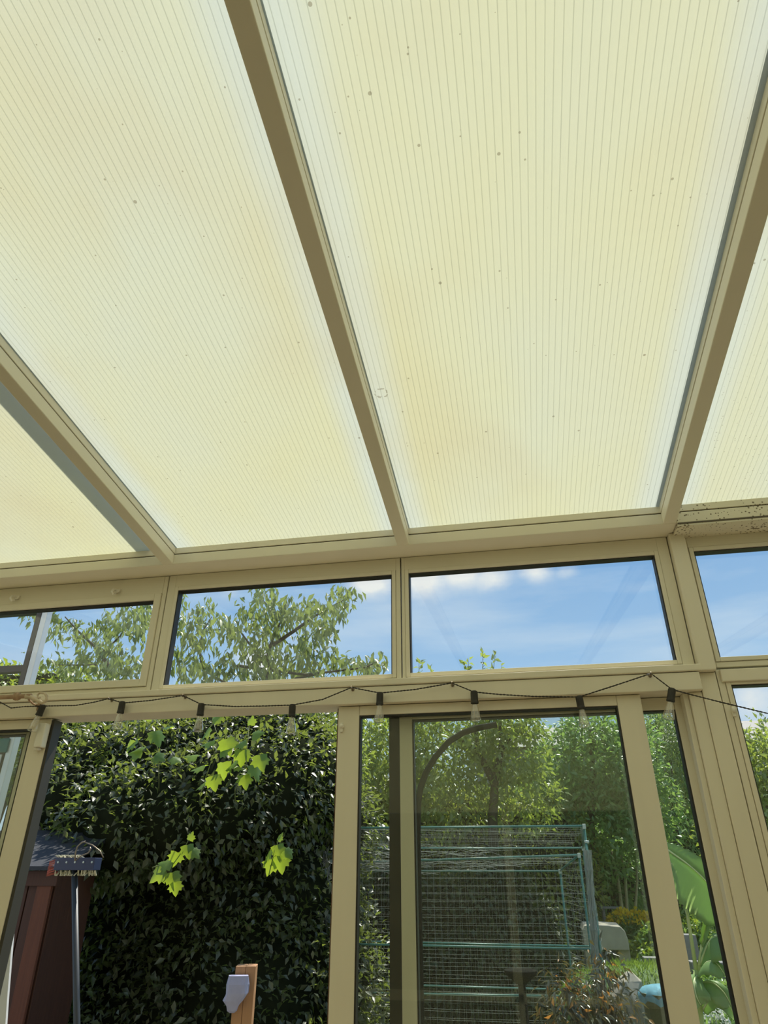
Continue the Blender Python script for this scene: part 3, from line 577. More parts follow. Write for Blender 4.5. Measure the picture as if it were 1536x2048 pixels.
# yellow-green tree low in the far-left window
bush('lime_bush', 'yellow-green treetop at the lower left of the top left window', 'bush', [LU(15, 1395, 9, .5), LU(90, 1385, 9.4, .45), LU(-60, 1400, 9, .6), LU(150, 1395, 9.3, .4), LU(40, 1440, 9, .6)], 3600, .11, .45, lm_hedge_y, (P(20, 1400, 9)[0], 9, gz(0, 9)))
# trees behind the cage
def tree(name, label, lumps, n, ll, lw, lm, base, limbs, bark=m_bark, shoots=(), r0=.07, **k):
    e = empty(name, base); tag(e, label, 'tree', k.pop('group', None))
    p, nr = lump_points(lumps, n, k.get('depth', .6))
    d = unit(nr*.5+rdir(len(p))*.8+np.array([0, 0, k.get('lift', -.2)]))
    up = unit(np.array([0, -.1, .7])+rdir(len(p))*.8)
    if shoots:
        ex, ed = [], []
        for a, b in shoots:
            a, b = np.array(a), np.array(b); m_ = int(np.linalg.norm(b-a)/.022)
            t = RNG.random(m_)[:, None]; ex.append(a+(b-a)*t+RNG.normal(size=(m_, 3))*.012); ed.append(unit((b-a)*.6/np.linalg.norm(b-a)+rdir(m_)*.9))
        nn = sum(map(len, ex)); p = np.concatenate([p]+ex); d = np.concatenate([d]+ed); up = np.concatenate([up, unit(rdir(nn)+[0, 0, .6])])
    L_ = ll*RNG.uniform(.6, 1.25, len(p)); leaves('foliage', p, d, up, L_, L_*lw, lm, e, LEAF, loc=base)
    q = MB()
    for br, r in limbs: q.tube(br, [r*(1-.7*i/(len(br)-1)) for i in range(len(br))], bark, 7)
    for a, b in shoots: q.tube([a, b], [.006, .002], bark, 5)
    q.build('trunk', e, smooth=True, loc=base); return e
def G(u, v, Y):                              # foot on the ground below that point
    x = P(u, v, Y)[0]; return (x, Y, gz(x, Y)-.05)
ap = G(980, 1700, 9)
tree('apple_tree', 'old apple tree with a dark forked trunk behind the middle glass', [LU(880, 1520, 9, .55), LU(780, 1510, 9.3, .62), LU(960, 1470, 9, .42), LU(1030, 1500, 9, .42), LU(730, 1480, 9.5, .5), LU(900, 1600, 9.2, .6), LU(1040, 1590, 9.2, .5), LU(1000, 1450, 9.3, .35), LU(760, 1600, 9.3, .5), LU(845, 1440, 9.2, .35), LU(1055, 1450, 9, .22)],
     11500, .095, .42, lm_mid, ap, [([ap, P(985, 1640, 9), P(990, 1560, 9), P(1003, 1500, 9), P(1000, 1440, 9)], .075), ([P(990, 1570, 9), P(955, 1500, 9), P(950, 1440, 9)], .055), ([P(955, 1500, 9), P(905, 1470, 9), P(870, 1440, 9)], .03), ([P(1003, 1500, 9), P(1040, 1450, 9)], .03)],
     shoots=[(P(940, 1370, 9), P(936, 1316, 9)), (P(965, 1370, 9), P(966, 1300, 9)), (P(985, 1370, 9), P(990, 1303, 9)), (P(952, 1370, 9), P(925, 1322, 9)), (P(998, 1370, 9), P(1004, 1330, 9)), (P(838, 1370, 9), P(838, 1322, 9)), (P(865, 1370, 9), P(862, 1336, 9))]
     +[(P(970+i*6, 1440, 9), P(955+i*9, 1370, 9)) for i in range(6)]+[(P(840+i*10, 1440, 9), P(834+i*9, 1370, 9)) for i in range(4)], lift=-.35)
bb = G(1180, 1700, 10.5)
tree('pear_tree', 'dense green tree behind the right half of the sliding leaf', [LU(1190, 1530, 10.5, .75), LU(1130, 1560, 10.7, .65), LU(1240, 1560, 10.5, .65), LU(1180, 1640, 10.6, .8), LU(1250, 1490, 10.6, .5), LU(1165, 1470, 10.5, .36), LU(1110, 1640, 10.7, .6), LU(1280, 1620, 10.6, .6)],
     13500, .10, .42, lm_green, bb, [([bb, P(1180, 1650, 10.5), P(1185, 1540, 10.5), P(1180, 1460, 10.5)], .08)], shoots=[(P(1085, 1520, 10.5), P(1087, 1462, 10.5)), (P(1095, 1520, 10.5), P(1100, 1475, 10.5)), (P(1130, 1470, 10.5), P(1122, 1428, 10.5)), (P(1160, 1450, 10.5), P(1150, 1415, 10.5)), (P(1210, 1450, 10.5), P(1205, 1415, 10.5)), (P(1075, 1520, 10.5), P(1070, 1480, 10.5))])
wb = G(1340, 1700, 13)
tree('willow', 'feathery pale green willow behind the narrow glass beside the post', [LU(1340, 1530, 13, .95), LU(1320, 1480, 13, .65), LU(1375, 1500, 13, .7), LU(1345, 1620, 13, 1.0), LU(1300, 1440, 13.2, .30)], 11000, .13, .16, lm_willow, wb, [([wb, P(1345, 1640, 13), P(1340, 1520, 13)], .1)], lift=-.5)
hw = G(1530, 1600, 9.5)
tree('hawthorn', 'green hedge tree in the lower window right of the post', [LU(1530, 1540, 9.5, .5), LU(1500, 1600, 9.5, .5), LU(1590, 1560, 9.5, .8), LU(1520, 1680, 9.5, .7), LU(1640, 1500, 9.7, .6), LU(1480, 1560, 9.6, .35)], 9000, .085, .42, lm_mid, hw, [([hw, P(1535, 1620, 9.5), P(1540, 1500, 9.5)], .07)],
     shoots=[(P(1490, 1530, 9.5), P(1483, 1446, 9.5)), (P(1500, 1530, 9.5), P(1499, 1455, 9.5)), (P(1525, 1520, 9.5), P(1527, 1446, 9.5)), (P(1540, 1520, 9.5), P(1542, 1455, 9.5)), (P(1512, 1530, 9.5), P(1512, 1475, 9.5)), (P(1560, 1520, 9.5), P(1562, 1450, 9.5))])
# rough yellow-green hedge under the trees
ol = [LU(u, v, Y, r) for u, v, Y, r in ((740, 1680, 10, .8), (840, 1700, 10, .8), (930, 1690, 10, .75), (1020, 1700, 10, .7), (1090, 1700, 10.3, .65), (780, 1800, 10, .9), (900, 1820, 10, .9), (1000, 1830, 10, .8), (700, 1620, 10.3, .7), (1110, 1850, 10, .55), (1080, 1800, 10.1, .6), (1060, 1880, 9.8, .6), (1130, 1780, 10.2, .5))]
bush('mixed_hedge', 'rough olive-green hedge behind the netted cage', 'hedge', ol, 15000, .085, .4, lm_olive, (P(880, 1750, 10)[0], 10, gz(0, 10)), group=None, shrink=.8)
lm_shade = leafmat('shaded_hedge_leaf', (.035, .05, .022), (.09, .11, .045), .2, (.2, .28, .04), .5)  # darker leaves for the lower hedge, its shade put into the colour
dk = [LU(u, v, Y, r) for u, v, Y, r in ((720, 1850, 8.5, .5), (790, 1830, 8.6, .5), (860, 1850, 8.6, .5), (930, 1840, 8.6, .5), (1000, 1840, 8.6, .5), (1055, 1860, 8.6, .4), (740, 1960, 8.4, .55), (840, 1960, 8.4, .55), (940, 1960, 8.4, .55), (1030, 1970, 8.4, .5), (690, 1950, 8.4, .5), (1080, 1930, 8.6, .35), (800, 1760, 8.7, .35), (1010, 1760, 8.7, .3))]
bush('shaded_lower_hedge', 'hedge directly behind the lower half of the netted cage, leaves coloured dark for shade', 'hedge', dk, 13000, .075, .5, lm_shade, (P(880, 1900, 8.5)[0], 8.5, gz(0, 8.5)), shrink=.85)
for k, (lst, lab) in enumerate((([(1190, 1745, 11.5, .55), (1230, 1760, 11.5, .5), (1150, 1730, 11.3, .6), (1200, 1790, 11.2, .35)], 'green hedge bank right of the netted cage'),
                                ([(1330, 1720, 14, 1.0), (1400, 1740, 14, 1.0), (1280, 1740, 14, .8), (1370, 1800, 13.6, .6)], 'dark hedge behind the banana plant'))):
    l_ = [LU(*a) for a in lst]; bush('garden_hedge', lab, 'hedge', l_, 6000, .10, .35, (lm_green, lm_far)[k], (l_[0][0], l_[0][1], gz(0, l_[0][1])))
# far row of trees closing the view
for k, (x0, x1, yy, top, lab) in enumerate(((-14, -5, 19, 3.2, 'distant tree row, leftmost part behind the dark bush'), (-5, 1.2, 18, 3.6, 'distant tree row behind the middle glass'), (1.2, 9, 19, 3.7, 'distant tree row behind the right-hand windows'))):
    l_ = []
    x = x0
    while x < x1:
        r = RNG.uniform(1.1, 1.6); z = .8
        while z < top-r*.5: l_.append((x, yy+RNG.uniform(-.5, .5), z, r)); z += r*.9
        x += r*1.1
    bush('distant_trees', lab, 'trees', l_, 7000, .24, .5, lm_far, ((x0+x1)/2, yy, .8), stems=l_[::5])
# pale bare stems beside the cage
for k, (pa, pb, r, lab) in enumerate((((1222, 1740), (1243, 1812), .022, 'leftmost pale bare trunk right of the cage'), ((1240, 1735), (1254, 1812), .018, 'pale bare trunk between two others right of the cage'), ((1272, 1750), (1271, 1815), .016, 'rightmost pale bare trunk right of the cage'))):
    q = MB(); a = Vector(P(pa[0], pa[1]-40, 10.9)); b = Vector(P(pb[0], pb[1], 10.9)); g = b+(b-a)*.35; q.tube([g, b, (a+b)/2+Vector((.02, 0, 0)), a], [r*1.3, r*1.2, r, r*.6], m_palebark, 8)
    one(q, 'bare_trunk', lab, 'trunk', loc=tuple(g), group='pale bare trunks', smooth=True)
# neighbour's roof line in the distance
m_slate = mat('dark_slate', (.06, .065, .075), .6, var=.15, scale=3)
m_brick = mat('grey_render', (.28, .25, .21), .9)
hx = empty('neighbouring_house', (6.2, 26, .85)); tag(hx, 'dark low roof on the horizon above the garden hedge', 'building')
q = MB(); q.box(-1.5, 13, 26, 30, .8, 5.6, m_brick); q.build('wall', hx, loc=(6.2, 26, .85))
q = MB(); q.hexa([(-1.9, 25.6, 5.5), (13.4, 25.6, 5.5), (13.4, 30.4, 5.5), (-1.9, 30.4, 5.5), (-1.9, 27.6, 6.5), (13.4, 27.6, 6.5), (13.4, 28.4, 6.5), (-1.9, 28.4, 6.5)], m_slate); q.build('roof', hx, loc=(6.2, 26, .85))
# ------------------------------------------------------------------ netted fruit cages
m_pipe = mat('teal_green_tube', (.07, .21, .19), .35, var=.15, scale=20)
m_join = mat('pale_joint', (.55, .62, .60), .4)
m_net = mat('pale_garden_netting', (.36, .38, .37), .7)
def netting(q, o, ex, ey, nx, ny, sag=.0, r=.0007):
    o, ex, ey = Vector(o), Vector(ex), Vector(ey); nrm = ex.cross(ey).normalized()
    def pt(a, b):
        w = math.sin(PI*a)*math.sin(PI*b)
        return o+ex*a+ey*b+nrm*(sag*w+.008*math.sin(a*31+b*17))+Vector((0, 0, -abs(sag)*.3*w))
    for i in range(nx+1): q.tube([pt(i/nx, k/6) for k in range(7)], r, m_net, 3, False)
    for j in range(ny+1): q.tube([pt(k/6, j/ny) for k in range(7)], r, m_net, 3, False)
def cage(name, label, F4, B4, mids, cell=.052):
    """F4/B4: front and back: top-left, top-right points; legs go to the ground"""
    ftl, ftr = map(Vector, F4); btl, btr = map(Vector, B4)
    e = empty(name, ((ftl.x+ftr.x)/2, ftl.y, 0)); tag(e, label, 'fruit cage')
    r = .0085
    feet = [Vector((t.x, t.y, gz(t.x, t.y))) for t in (ftl, ftr, btl, btr)]
    for t, fo in zip((ftl, ftr, btl, btr), feet): q = MB(); q.tube([fo, t], r, m_pipe, 8); q.build('upright', e, smooth=True)
    for a, b in ((ftl, ftr), (btl, btr), (ftl, btl), (ftr, btr)): q = MB(); q.tube([a, b], r, m_pipe, 8); q.build('top_rail', e, smooth=True)
    for t in mids:
        for (a, fa), (b, fb) in (((ftl, feet[0]), (ftr, feet[1])), ((ftl, feet[0]), (btl, feet[2])), ((ftr, feet[1]), (btr, feet[3])), ((btl, feet[2]), (btr, feet[3]))):
            q = MB(); q.tube([fa.lerp(a, t), fb.lerp(b, t)], r*.9, m_pipe, 8); q.build('middle_rail', e, smooth=True)
    for a in (ftl, ftr, btl, btr):
        q = MB(); q.box(a.x-.013, a.x+.013, a.y-.013, a.y+.013, a.z-.022, a.z+.014, m_join); q.build('corner_joint', e, bevel=.003)
    q = MB()
    n = lambda v: max(4, int(v.length/cell))
    for (o, ex, ey) in ((feet[0], feet[1]-feet[0], ftl-feet[0]), (feet[0], feet[2]-feet[0], ftl-feet[0]), (feet[1], feet[3]-feet[1], ftr-feet[1]), (ftl, ftr-ftl, btl-ftl)):
        netting(q, o, ex, ey, n(ex), n(ey), .03)
    q.build('netting', e); return e, ftl, ftr, btl, btr
cage('fruit_cage', 'large fruit cage of green tubes under pale netting', (P(607, 1657, 6.0), P(1168, 1652, 6.0)), (P(650, 1697, 6.95), P(1166, 1696, 6.95)), (.55,))
cage('fruit_cage', 'lower inner fruit cage inside the larger one', (P(662, 1727, 6.25), P(1158, 1710, 6.25)), (P(672, 1742, 6.85), P(1120, 1742, 6.85)), (.42,))
# second tall upright with rolled net at the right corner of the cage
q = MB(); q.tube([G(1172, 1690, 5.9), P(1172, 1684, 5.9)], .0095, m_pipe, 8); q.tube([P(1169, 1684, 5.9), P(1178, 1684, 5.9)], .011, m_join, 8)
one(q, 'cage_pole', 'loose green tube standing against the right corner of the cage', 'pole', loc=G(1172, 1690, 5.9), smooth=True)
q = MB()
for k in range(70):
    u0 = 1170+RNG.uniform(-2, 10); pts_ = [P(u0+RNG.uniform(-4, 4)+(v-1690)*.075, v, 5.85+RNG.uniform(-.05, .05)) for v in range(1700, 2260, 40)]
    q.tube(pts_, .0012, m_net, 3, False)
one(q, 'net_bundle', 'gathered netting hanging down the right corner of the cage', 'netting', loc=P(1175, 1700, 5.85))
q = MB()
for k in range(60):
    u0 = 620+RNG.uniform(0, 40); v0 = 1690+RNG.uniform(0, 30); v1 = v0+RNG.uniform(60, 230)
    q.tube([P(u0+RNG.uniform(-5, 5), v, 5.93+RNG.uniform(-.03, .03)) for v in np.linspace(v0, v1, 7)], .0011, m_net, 3, False)
for k in range(90):
    u0 = 640+RNG.uniform(0, 330); v0 = 1690+RNG.uniform(0, 55); q.tube([P(u0+t*30, v0+RNG.uniform(-6, 6), 6.15+RNG.uniform(-.1, .1)) for t in range(4)], .0011, m_net, 3, False)
one(q, 'loose_net', 'crumpled pale net bunched under the top left rails of the cage', 'netting', loc=P(640, 1700, 5.93))
# black curved pole outside the glass
m_black = mat('matt_black_metal', (.014, .014, .012), .9, spec=.1)
q = MB(); pl = [P(836, 1900, 3.6), P(835, 1680, 3.6), P(836, 1610, 3.6), P(841, 1575, 3.6), P(852, 1545, 3.6), P(870, 1515, 3.6), P(897, 1484, 3.6), P(925, 1466, 3.6), P(955, 1456, 3.6), P(994, 1449, 3.6)]
pl = [(P(835, 1750, 3.6)[0], 3.6, -.02)]+pl[1:]
q.tube(pl, .0155, m_black, 10); one(q, 'curved_pole', 'black pole arching over outside the sliding door', 'pole', loc=pl[0], smooth=True)
# bird bath silhouette and thin pole inside the cage
bx0 = Vector(P(1042, 1950, 5.6)); q = MB()
q.lathe([(0, .02), (.02, .05), (.06, .10), (.085, .115), (.09, .108), (.075, .09), (.05, .02)], (bx0.x, bx0.y, bx0.z-.06), (0, 0, 1), m_black, 20)
q.tube([(bx0.x, bx0.y, 0), (bx0.x, bx0.y, bx0.z-.05)], [.05, .025], m_black, 12)
one(q, 'bird_bath', 'dark bowl on a stem in front of the cage netting', 'bird bath', loc=(bx0.x, bx0.y, 0), smooth=True)
# ------------------------------------------------------------------ shed with broom, board, post
m_shed = mat('red_brown_timber', (.058, .020, .008), .7, var=.3, scale=5, stretch=(14, 14, 1), bump=.2)
m_batten = mat('redder_timber', (.115, .034, .012), .7, var=.25, scale=5, stretch=(14, 14, 1), bump=.2)
m_felt = mat('mineral_roof_felt', (.025, .028, .034), .75, var=.3, scale=40, bump=.3)
SY = 4.3; sr = P(114, 1760, SY)[0]; sl_ = P(-260, 1760, SY)[0]; stz = P(100, 1745, SY)[2]
se = empty('garden_shed', ((sl_+sr)/2, SY, 0)); tag(se, 'red-brown timber shed with a dark felt roof at the lower left', 'shed')
q = MB(); q.box(sl_, sr, SY, SY+.42, 0, stz, m_shed)
x = sl_
while x < sr-.1: q.box(x+.004, x+.116, SY-.012, SY+.001, .03, stz-.01, m_shed); x += .12
q.build('wall', se, bevel=.003)
bxp = P(88, 1800, SY)[0]; q = MB(); q.box(bxp-.045, bxp+.055, SY-.035, SY-.0125, 0, stz-.02, m_batten); q.build('door_batten', se, bevel=.003)
q = MB(); q.box(sl_, sr+.03, SY-.045, SY-.015, stz-.075, stz+.01, m_shed); q.build('fascia', se, bevel=.003)
q = MB(); a = P(60, 1668, SY+.5)[2]-.22; q.hexa([(sl_-.1, SY-.10, stz+.011), (sr+.09, SY-.10, stz+.011), (sr+.09, SY+.50, a+.22), (sl_-.1, SY+.50, a+.22), (sl_-.1, SY-.10, stz+.035), (sr+.09, SY-.10, stz+.035), (sr+.09, SY+.50, a+.245), (sl_-.1, SY+.50, a+.245)], m_felt); q.build('roof', se, bevel=.003)
# broom leaning head-up
m_broomblue = mat('dark_blue_plastic', (.025, .035, .09), .4); m_bristle = mat('cream_bristles', (.60, .56, .38), .8, var=.2, scale=60, stretch=(20, 1, 1))
m_redbr = mat('red_bristles', (.40, .10, .07), .8, var=.3, scale=60); m_polegrey = mat('grey_blue_handle', (.022, .028, .032), .45)
BY = 3.5; hc = Vector(P(151, 1728, BY)); foot = Vector((P(154, 2000, BY)[0], BY-.15, 0))
foot.x = hc.x+(P(154, 2040, BY)[0]-hc.x)*1.6*.0-.0
be = empty('broom', foot); tag(be, 'yard broom standing head-up against the shed, dark handle and cream bristles', 'broom')
pb_ = Vector(P(155, 2040, BY)); dd = (pb_-hc); dd = dd/dd.z*(-hc.z); foot2 = hc+dd; be.location = foot2
q = MB(); q.tube([foot2, hc+Vector((0, -.005, -.01))], .0155, m_polegrey, 10); q.build('handle', be, smooth=True, loc=tuple(foot2))
hl_, hr_ = P(116, 1728, BY)[0], P(195, 1728, BY)[0]
q = MB(); q.box(hl_, hr_, BY-.03, BY+.035, hc.z-.028, hc.z+.028, m_broomblue)
for k in range(5): q.lathe([(0, .006), (.004, .005)], (hl_+.02+k*.048, BY-.0305, hc.z+.008), (0, -1, 0), m_join, 8)
q.build('head', be, bevel=.006)
q = MB()
for k in range(46):
    x = hl_+.004+(hr_-hl_-.008)*k/45
    q.tube([(x, BY+RNG.uniform(-.02, .02), hc.z-.028), (x+RNG.uniform(-.004, .004), BY+RNG.uniform(-.03, .02), hc.z-.052)], .003, m_bristle, 4)
    if k < 30: q.tube([(x-.01, BY+RNG.uniform(-.02, .02), hc.z+.028), (x-.014, BY+RNG.uniform(-.03, .02), hc.z+.040)], .0035, m_bristle, 4)
q.build('bristles', be)
q = MB()
for k in range(14): q.tube([(hl_, BY+RNG.uniform(-.02, .02), hc.z-.04+k*.005), (hl_-.045, BY-.01, hc.z-.055+k*.005)], .0022, m_redbr, 4)
q.build('side_bristles', be)
q = MB(); q.tube([P(u, v, BY-.03) for u, v in ((150, 1722), (151, 1705), (155, 1693), (163, 1685), (171, 1683), (168, 1684))], .004, m_steel, 6)
q.tube([P(u, v, BY-.03) for u, v in ((150, 1722), (163, 1711), (176, 1706), (181, 1700), (180, 1694))], .003, m_steel, 6)
q.tube([P(u, v, BY-.03) for u, v in ((165, 1683), (185, 1690), (200, 1702), (207, 1715))], .003, m_steel, 6); q.build('hanging_wire', be, smooth=True)
# pale printed board leaning at the far left
m_board = mat('white_board', (.60, .61, .60), .5); m_cyan = mat('cyan_print', (.06, .36, .58), .5); m_ink = mat('black_print', (.02, .02, .03), .5)
BX = 3.0; o_ = Vector(P(31, 1797, BX)); q = MB()
pr = [P(31, 1797, BX), P(24, 1880, BX), P(14, 2000, BX), P(6, 2120, BX), P(-2, 2300, BX)]; lf = [P(-60, 1797, BX), P(-75, 1880, BX), P(-90, 2000, BX), P(-110, 2120, BX), P(-130, 2300, BX)]
vs = [p_ for a_, b_ in zip(lf, pr) for p_ in (a_, b_)]; vs2 = [(x, y+.012, z) for x, y, z in vs]; k = len(vs)
fs = [(2*i, 2*i+2, 2*i+3, 2*i+1) for i in range(4)]; fs2 = [(k+2*i, k+2*i+1, k+2*i+3, k+2*i+2) for i in range(4)]
sd = [(2*i+1, 2*i+3, k+2*i+3, k+2*i+1) for i in range(4)]+[(2*i, k+2*i, k+2*i+2, 2*i+2) for i in range(4)]+[(0, 1, k+1, k), (k-2, 2*k-2, 2*k-1, k-1)]
q.add(vs+vs2, fs+fs2+sd, m_board)
q.add([P(u, v, BX-.002) for u, v in ((20, 1848), (23, 1850), (16, 1910), (8, 1912), (4, 1905))], [(0, 1, 2, 3, 4)], m_cyan)
q.add([P(u, v, BX-.002) for u, v in ((-6, 1938), (5, 1937), (6, 1948), (1, 1953), (-6, 1952))], [(0, 1, 2, 3, 4)], m_ink)
q.add([P(u, v, BX-.002) for u, v in ((-4, 1957), (4, 1954), (3, 1962), (-2, 1966))], [(0, 1, 2, 3)], m_ink)
q.add([P(u, v, BX-.002) for u, v in ((9, 1928), (11, 1927), (10, 1938), (8, 1939))], [(0, 1, 2, 3)], m_ink)
one(q, 'printed_board', 'white board with a blue stripe and black marks leaning at the lower left edge', 'board', loc=(P(-20, 2300, BX)[0], BX, P(0, 2300, BX)[2]))
# timber post with lavender plastic cover
m_newwood = mat('new_orange_timber', (.42, .22, .095), .65, var=.2, scale=6, stretch=(12, 12, 1)); m_lav = mat('lavender_plastic', (.36, .37, .52), .45, var=.12, scale=30, bump=.2)
PY = 4.0; c = Vector(P(494, 1930, PY)); hwid = .052
pe = empty('timber_post', (c.x, PY, 0)); tag(pe, 'new orange timber post standing in front of the dark bush', 'post')
pe.rotation_euler = (0, 0, math.radians(14))
q = MB(); q.box(-hwid, 0, -.05, .05, 0, c.z, m_newwood); q.box(.001, hwid, -.05, .05, 0, c.z, m_newwood); o = q.build('post', None, bevel=.003); o.parent = pe
q = MB(); a = c.z
prof = [(-.012, .052, .040), (-.055, .056, .052), (-.10, .056, .052), (-.135, .050, .044), (-.160, .032, .030), (-.185, .022, .022), (-.195, .010, .010)]
vs = []; n = 14
for dz, rx_, ry_ in prof:
    for j in range(n):
        t = 2*PI*j/n; cx_ = -.028-(.0 if dz > -.13 else .018)
        vs.append((cx_+rx_*math.copysign(abs(math.cos(t))**.6, math.cos(t))+.003*math.sin(j*5+dz*90), -.085+.7*ry_*math.copysign(abs(math.sin(t))**.6, math.sin(t)), a-.025+dz*.85))
q.add(vs, [(i*n+j, (i+1)*n+j, (i+1)*n+(j+1) % n, i*n+(j+1) % n) for i in range(len(prof)-1) for j in range(n)]+[tuple(range(n)), tuple((len(prof)-1)*n+j for j in range(n-1, -1, -1))], m_lav)
o = q.build('plastic_cover'); wm = Matrix.Translation(pe.location) @ Matrix.Rotation(math.radians(14), 4, 'Z'); o.matrix_world = wm
tag(o, 'crumpled lavender plastic cover over a tap fixed near the top of the timber post', 'plastic cover')
# ------------------------------------------------------------------ right-hand garden corner
m_stone = mat('pale_stone', (.46, .40, .34), .85, var=.2, scale=12, bump=.4); m_greywood = mat('weathered_grey_timber', (.23, .22, .22), .8, var=.3, scale=5, stretch=(1, 10, 10))
ty_ = 8.6; l, r = P(1165, 1850, ty_), P(1255, 1870, ty_); q = MB()
top = [( -.02, 0), (.04, .045), (.12, .05), (.5, .05), (.86, .04), (.96, .0), (1.0, -.08)]
zt = P(1210, 1862, ty_)[2]; wdt = r[0]-l[0]
vs = []; 
for t, dz in top: vs += [(l[0]+wdt*t, ty_, zt+dz), (l[0]+wdt*t, ty_+.35, zt+dz+.02)]
vs += [(l[0]+wdt, ty_, zt-.17), (l[0]+wdt, ty_+.35, zt-.17), (l[0]-.02*wdt, ty_, zt-.17), (l[0]-.02*wdt, ty_+.35, zt-.17)]
k = len(vs)//2
q.add(vs, [(2*i, 2*((i+1) % k), 2*((i+1) % k)+1, 2*i+1) for i in range(k)]+[tuple(2*i for i in range(k-1, -1, -1)), tuple(2*i+1 for i in range(k))], m_stone)
for t in (.12, .88): q.box(l[0]+wdt*t-.06, l[0]+wdt*t+.06, ty_+.05, ty_+.3, gz(0, ty_)-.03, zt-.165, m_stone)
one(q, 'stone_bench', 'rounded pale stone slab bench right of the cage', 'bench', loc=(l[0]+wdt/2, ty_, gz(0, ty_)), bevel=.008)
ty_ = 10; c = Vector(P(1222, 1830, ty_)); q = MB(); g0 = gz(0, ty_)
q.box(c.x-.13, c.x+.13, ty_-.12, ty_+.12, c.z+.07, c.z+.09, m_greywood)
for sx_ in (-1, 1):
    for sy in (-1, 1): q.box(c.x+sx_*.09-.015, c.x+sx_*.09+.015, ty_+sy*.09-.015, ty_+sy*.09+.015, c.z-.10, c.z+.07, m_greywood)
q.box(c.x-.11, c.x+.11, ty_-.11, ty_+.11, c.z-.12, c.z-.10, m_greywood); q.box(c.x-.03, c.x+.03, ty_-.03, ty_+.03, g0, c.z-.12, m_greywood)
one(q, 'bird_table', 'small weathered wooden bird table behind the stone bench', 'bird table', loc=(c.x, ty_, g0), bevel=.003)
lm_yel = leafmat('yellow_flower', (.80, .52, .02), (.88, .66, .05), .45, (.95, .72, .05), .6, .2)
def flowers(label, spots, n, Y, lm2, sz=.045, name='flower_clump'):
    ls = [LU(*s) for s in spots]; b = (ls[0][0], Y, gz(0, Y)); e = empty(name, b); tag(e, label, 'flowers')
    p, nr = lump_points(ls, n, .5); sel = (nr[:, 2] > .05)
    p2 = p[sel]; leaves('blossom', p2, rdir(len(p2)), rdir(len(p2))+[0, -.4, .6], sz, sz*.7, lm2, e, LEAF, loc=b)
    p3, nr = lump_points([(x, y, z-.06, r_) for x, y, z, r_ in ls], n, .5); leaves('leaves', p3, rdir(len(p3))+[0, 0, .4], rdir(len(p3)), .09, .03, lm_green, e, LEAF, loc=b)
flowers('yellow flowers behind the stone bench', [(1245, 1845, 9.6, .13), (1270, 1848, 9.6, .13), (1290, 1852, 9.6, .12), (1225, 1850, 9.6, .08)], 2600, 9.6, lm_yel, .055)
flowers('sparse yellow-green flowering weeds below the yellow flowers', [(1290, 1890, 8.8, .13), (1275, 1905, 8.8, .12), (1300, 1915, 8.6, .12), (1300, 1870, 8.8, .12)], 700, 8.8, lm_hedge_y)
flowers('yellowish plants behind the banana stem', [(1385, 1850, 9.6, .22), (1365, 1840, 9.6, .12), (1400, 1880, 9.4, .18), (1380, 1900, 9.2, .18), (1395, 1870, 9.2, .2)], 1400, 9.6, lm_hedge_y)
# raised bed edge of grey sleepers
for k, (ua, ub, v, Y, h, lab) in enumerate(((1290, 1345, 1926, 7.6, .04, 'grey timber sleeper left of the banana plant'), (1362, 1400, 1912, 7.4, .16, 'stack of grey timber behind the banana stem'), (1385, 1470, 1940, 6.9, .055, 'grey timber beam behind the banana leaves'))):
    a, b = P(ua, v, Y), P(ub, v, Y); q = MB(); q.box(a[0], b[0], Y, Y+.15, a[2]-h, a[2]+h, m_greywood)
    for t in (.1, .9): q.box(a[0]+(b[0]-a[0])*t-.03, a[0]+(b[0]-a[0])*t+.03, Y+.03, Y+.11, gz(0, Y)-.03, a[2]-h+.001, m_greywood)
    one(q, 'timber_sleeper', lab, 'timber', loc=(a[0], Y, gz(0, Y)), bevel=.006)
# mound of lawn lit by the sun
q = MB(); c = P(1290, 1940, 7.2); 
vs = [(c[0], 7.2, c[2]+.03)]; n = 20
for k_, (rr, hh) in enumerate(((.3, .02), (.5, -.04), (.65, -.16), (.8, c and -(c[2]-gz(0, 7.2))-.05))):
    for j in range(n): t = 2*PI*j/n; vs.append((c[0]+rr*math.cos(t)*1.1, 7.2+rr*math.sin(t)*.8, c[2]+hh))
fs = [(0, 1+j, 1+(j+1) % n) for j in range(n)]+[(1+i*n+j, 1+(i+1)*n+j, 1+(i+1)*n+(j+1) % n, 1+i*n+(j+1) % n) for i in range(3) for j in range(n)]
q.add(vs, fs, m_grass); tm = one(q, 'turf_mound', 'sunlit grassy mound beyond the blue-covered tub', 'mound', loc=(c[0], 7.2, gz(0, 7.2)), smooth=True)
k = 2600; rr = .72*np.sqrt(RNG.random(k)); tt = RNG.random(k)*2*PI; hh = np.interp(rr, [0, .3, .5, .65, .8], [.03, .02, -.04, -.16, -.4])
gp = np.stack([c[0]+rr*1.1*np.cos(tt), 7.2+rr*.8*np.sin(tt), c[2]+hh-.01], 1); gd = np.stack([RNG.normal(size=k)*.4, RNG.normal(size=k)*.4, np.ones(k)], 1)
leaves('grass_blades', gp, gd, rdir(k), .06*RNG.uniform(.6, 1.3, k), .007, leafmat('grass_blade', (.16, .25, .05), (.26, .36, .09), .4, (.4, .55, .08), .5), tm, LEAF, loc=(c[0], 7.2, gz(0, 7.2)))
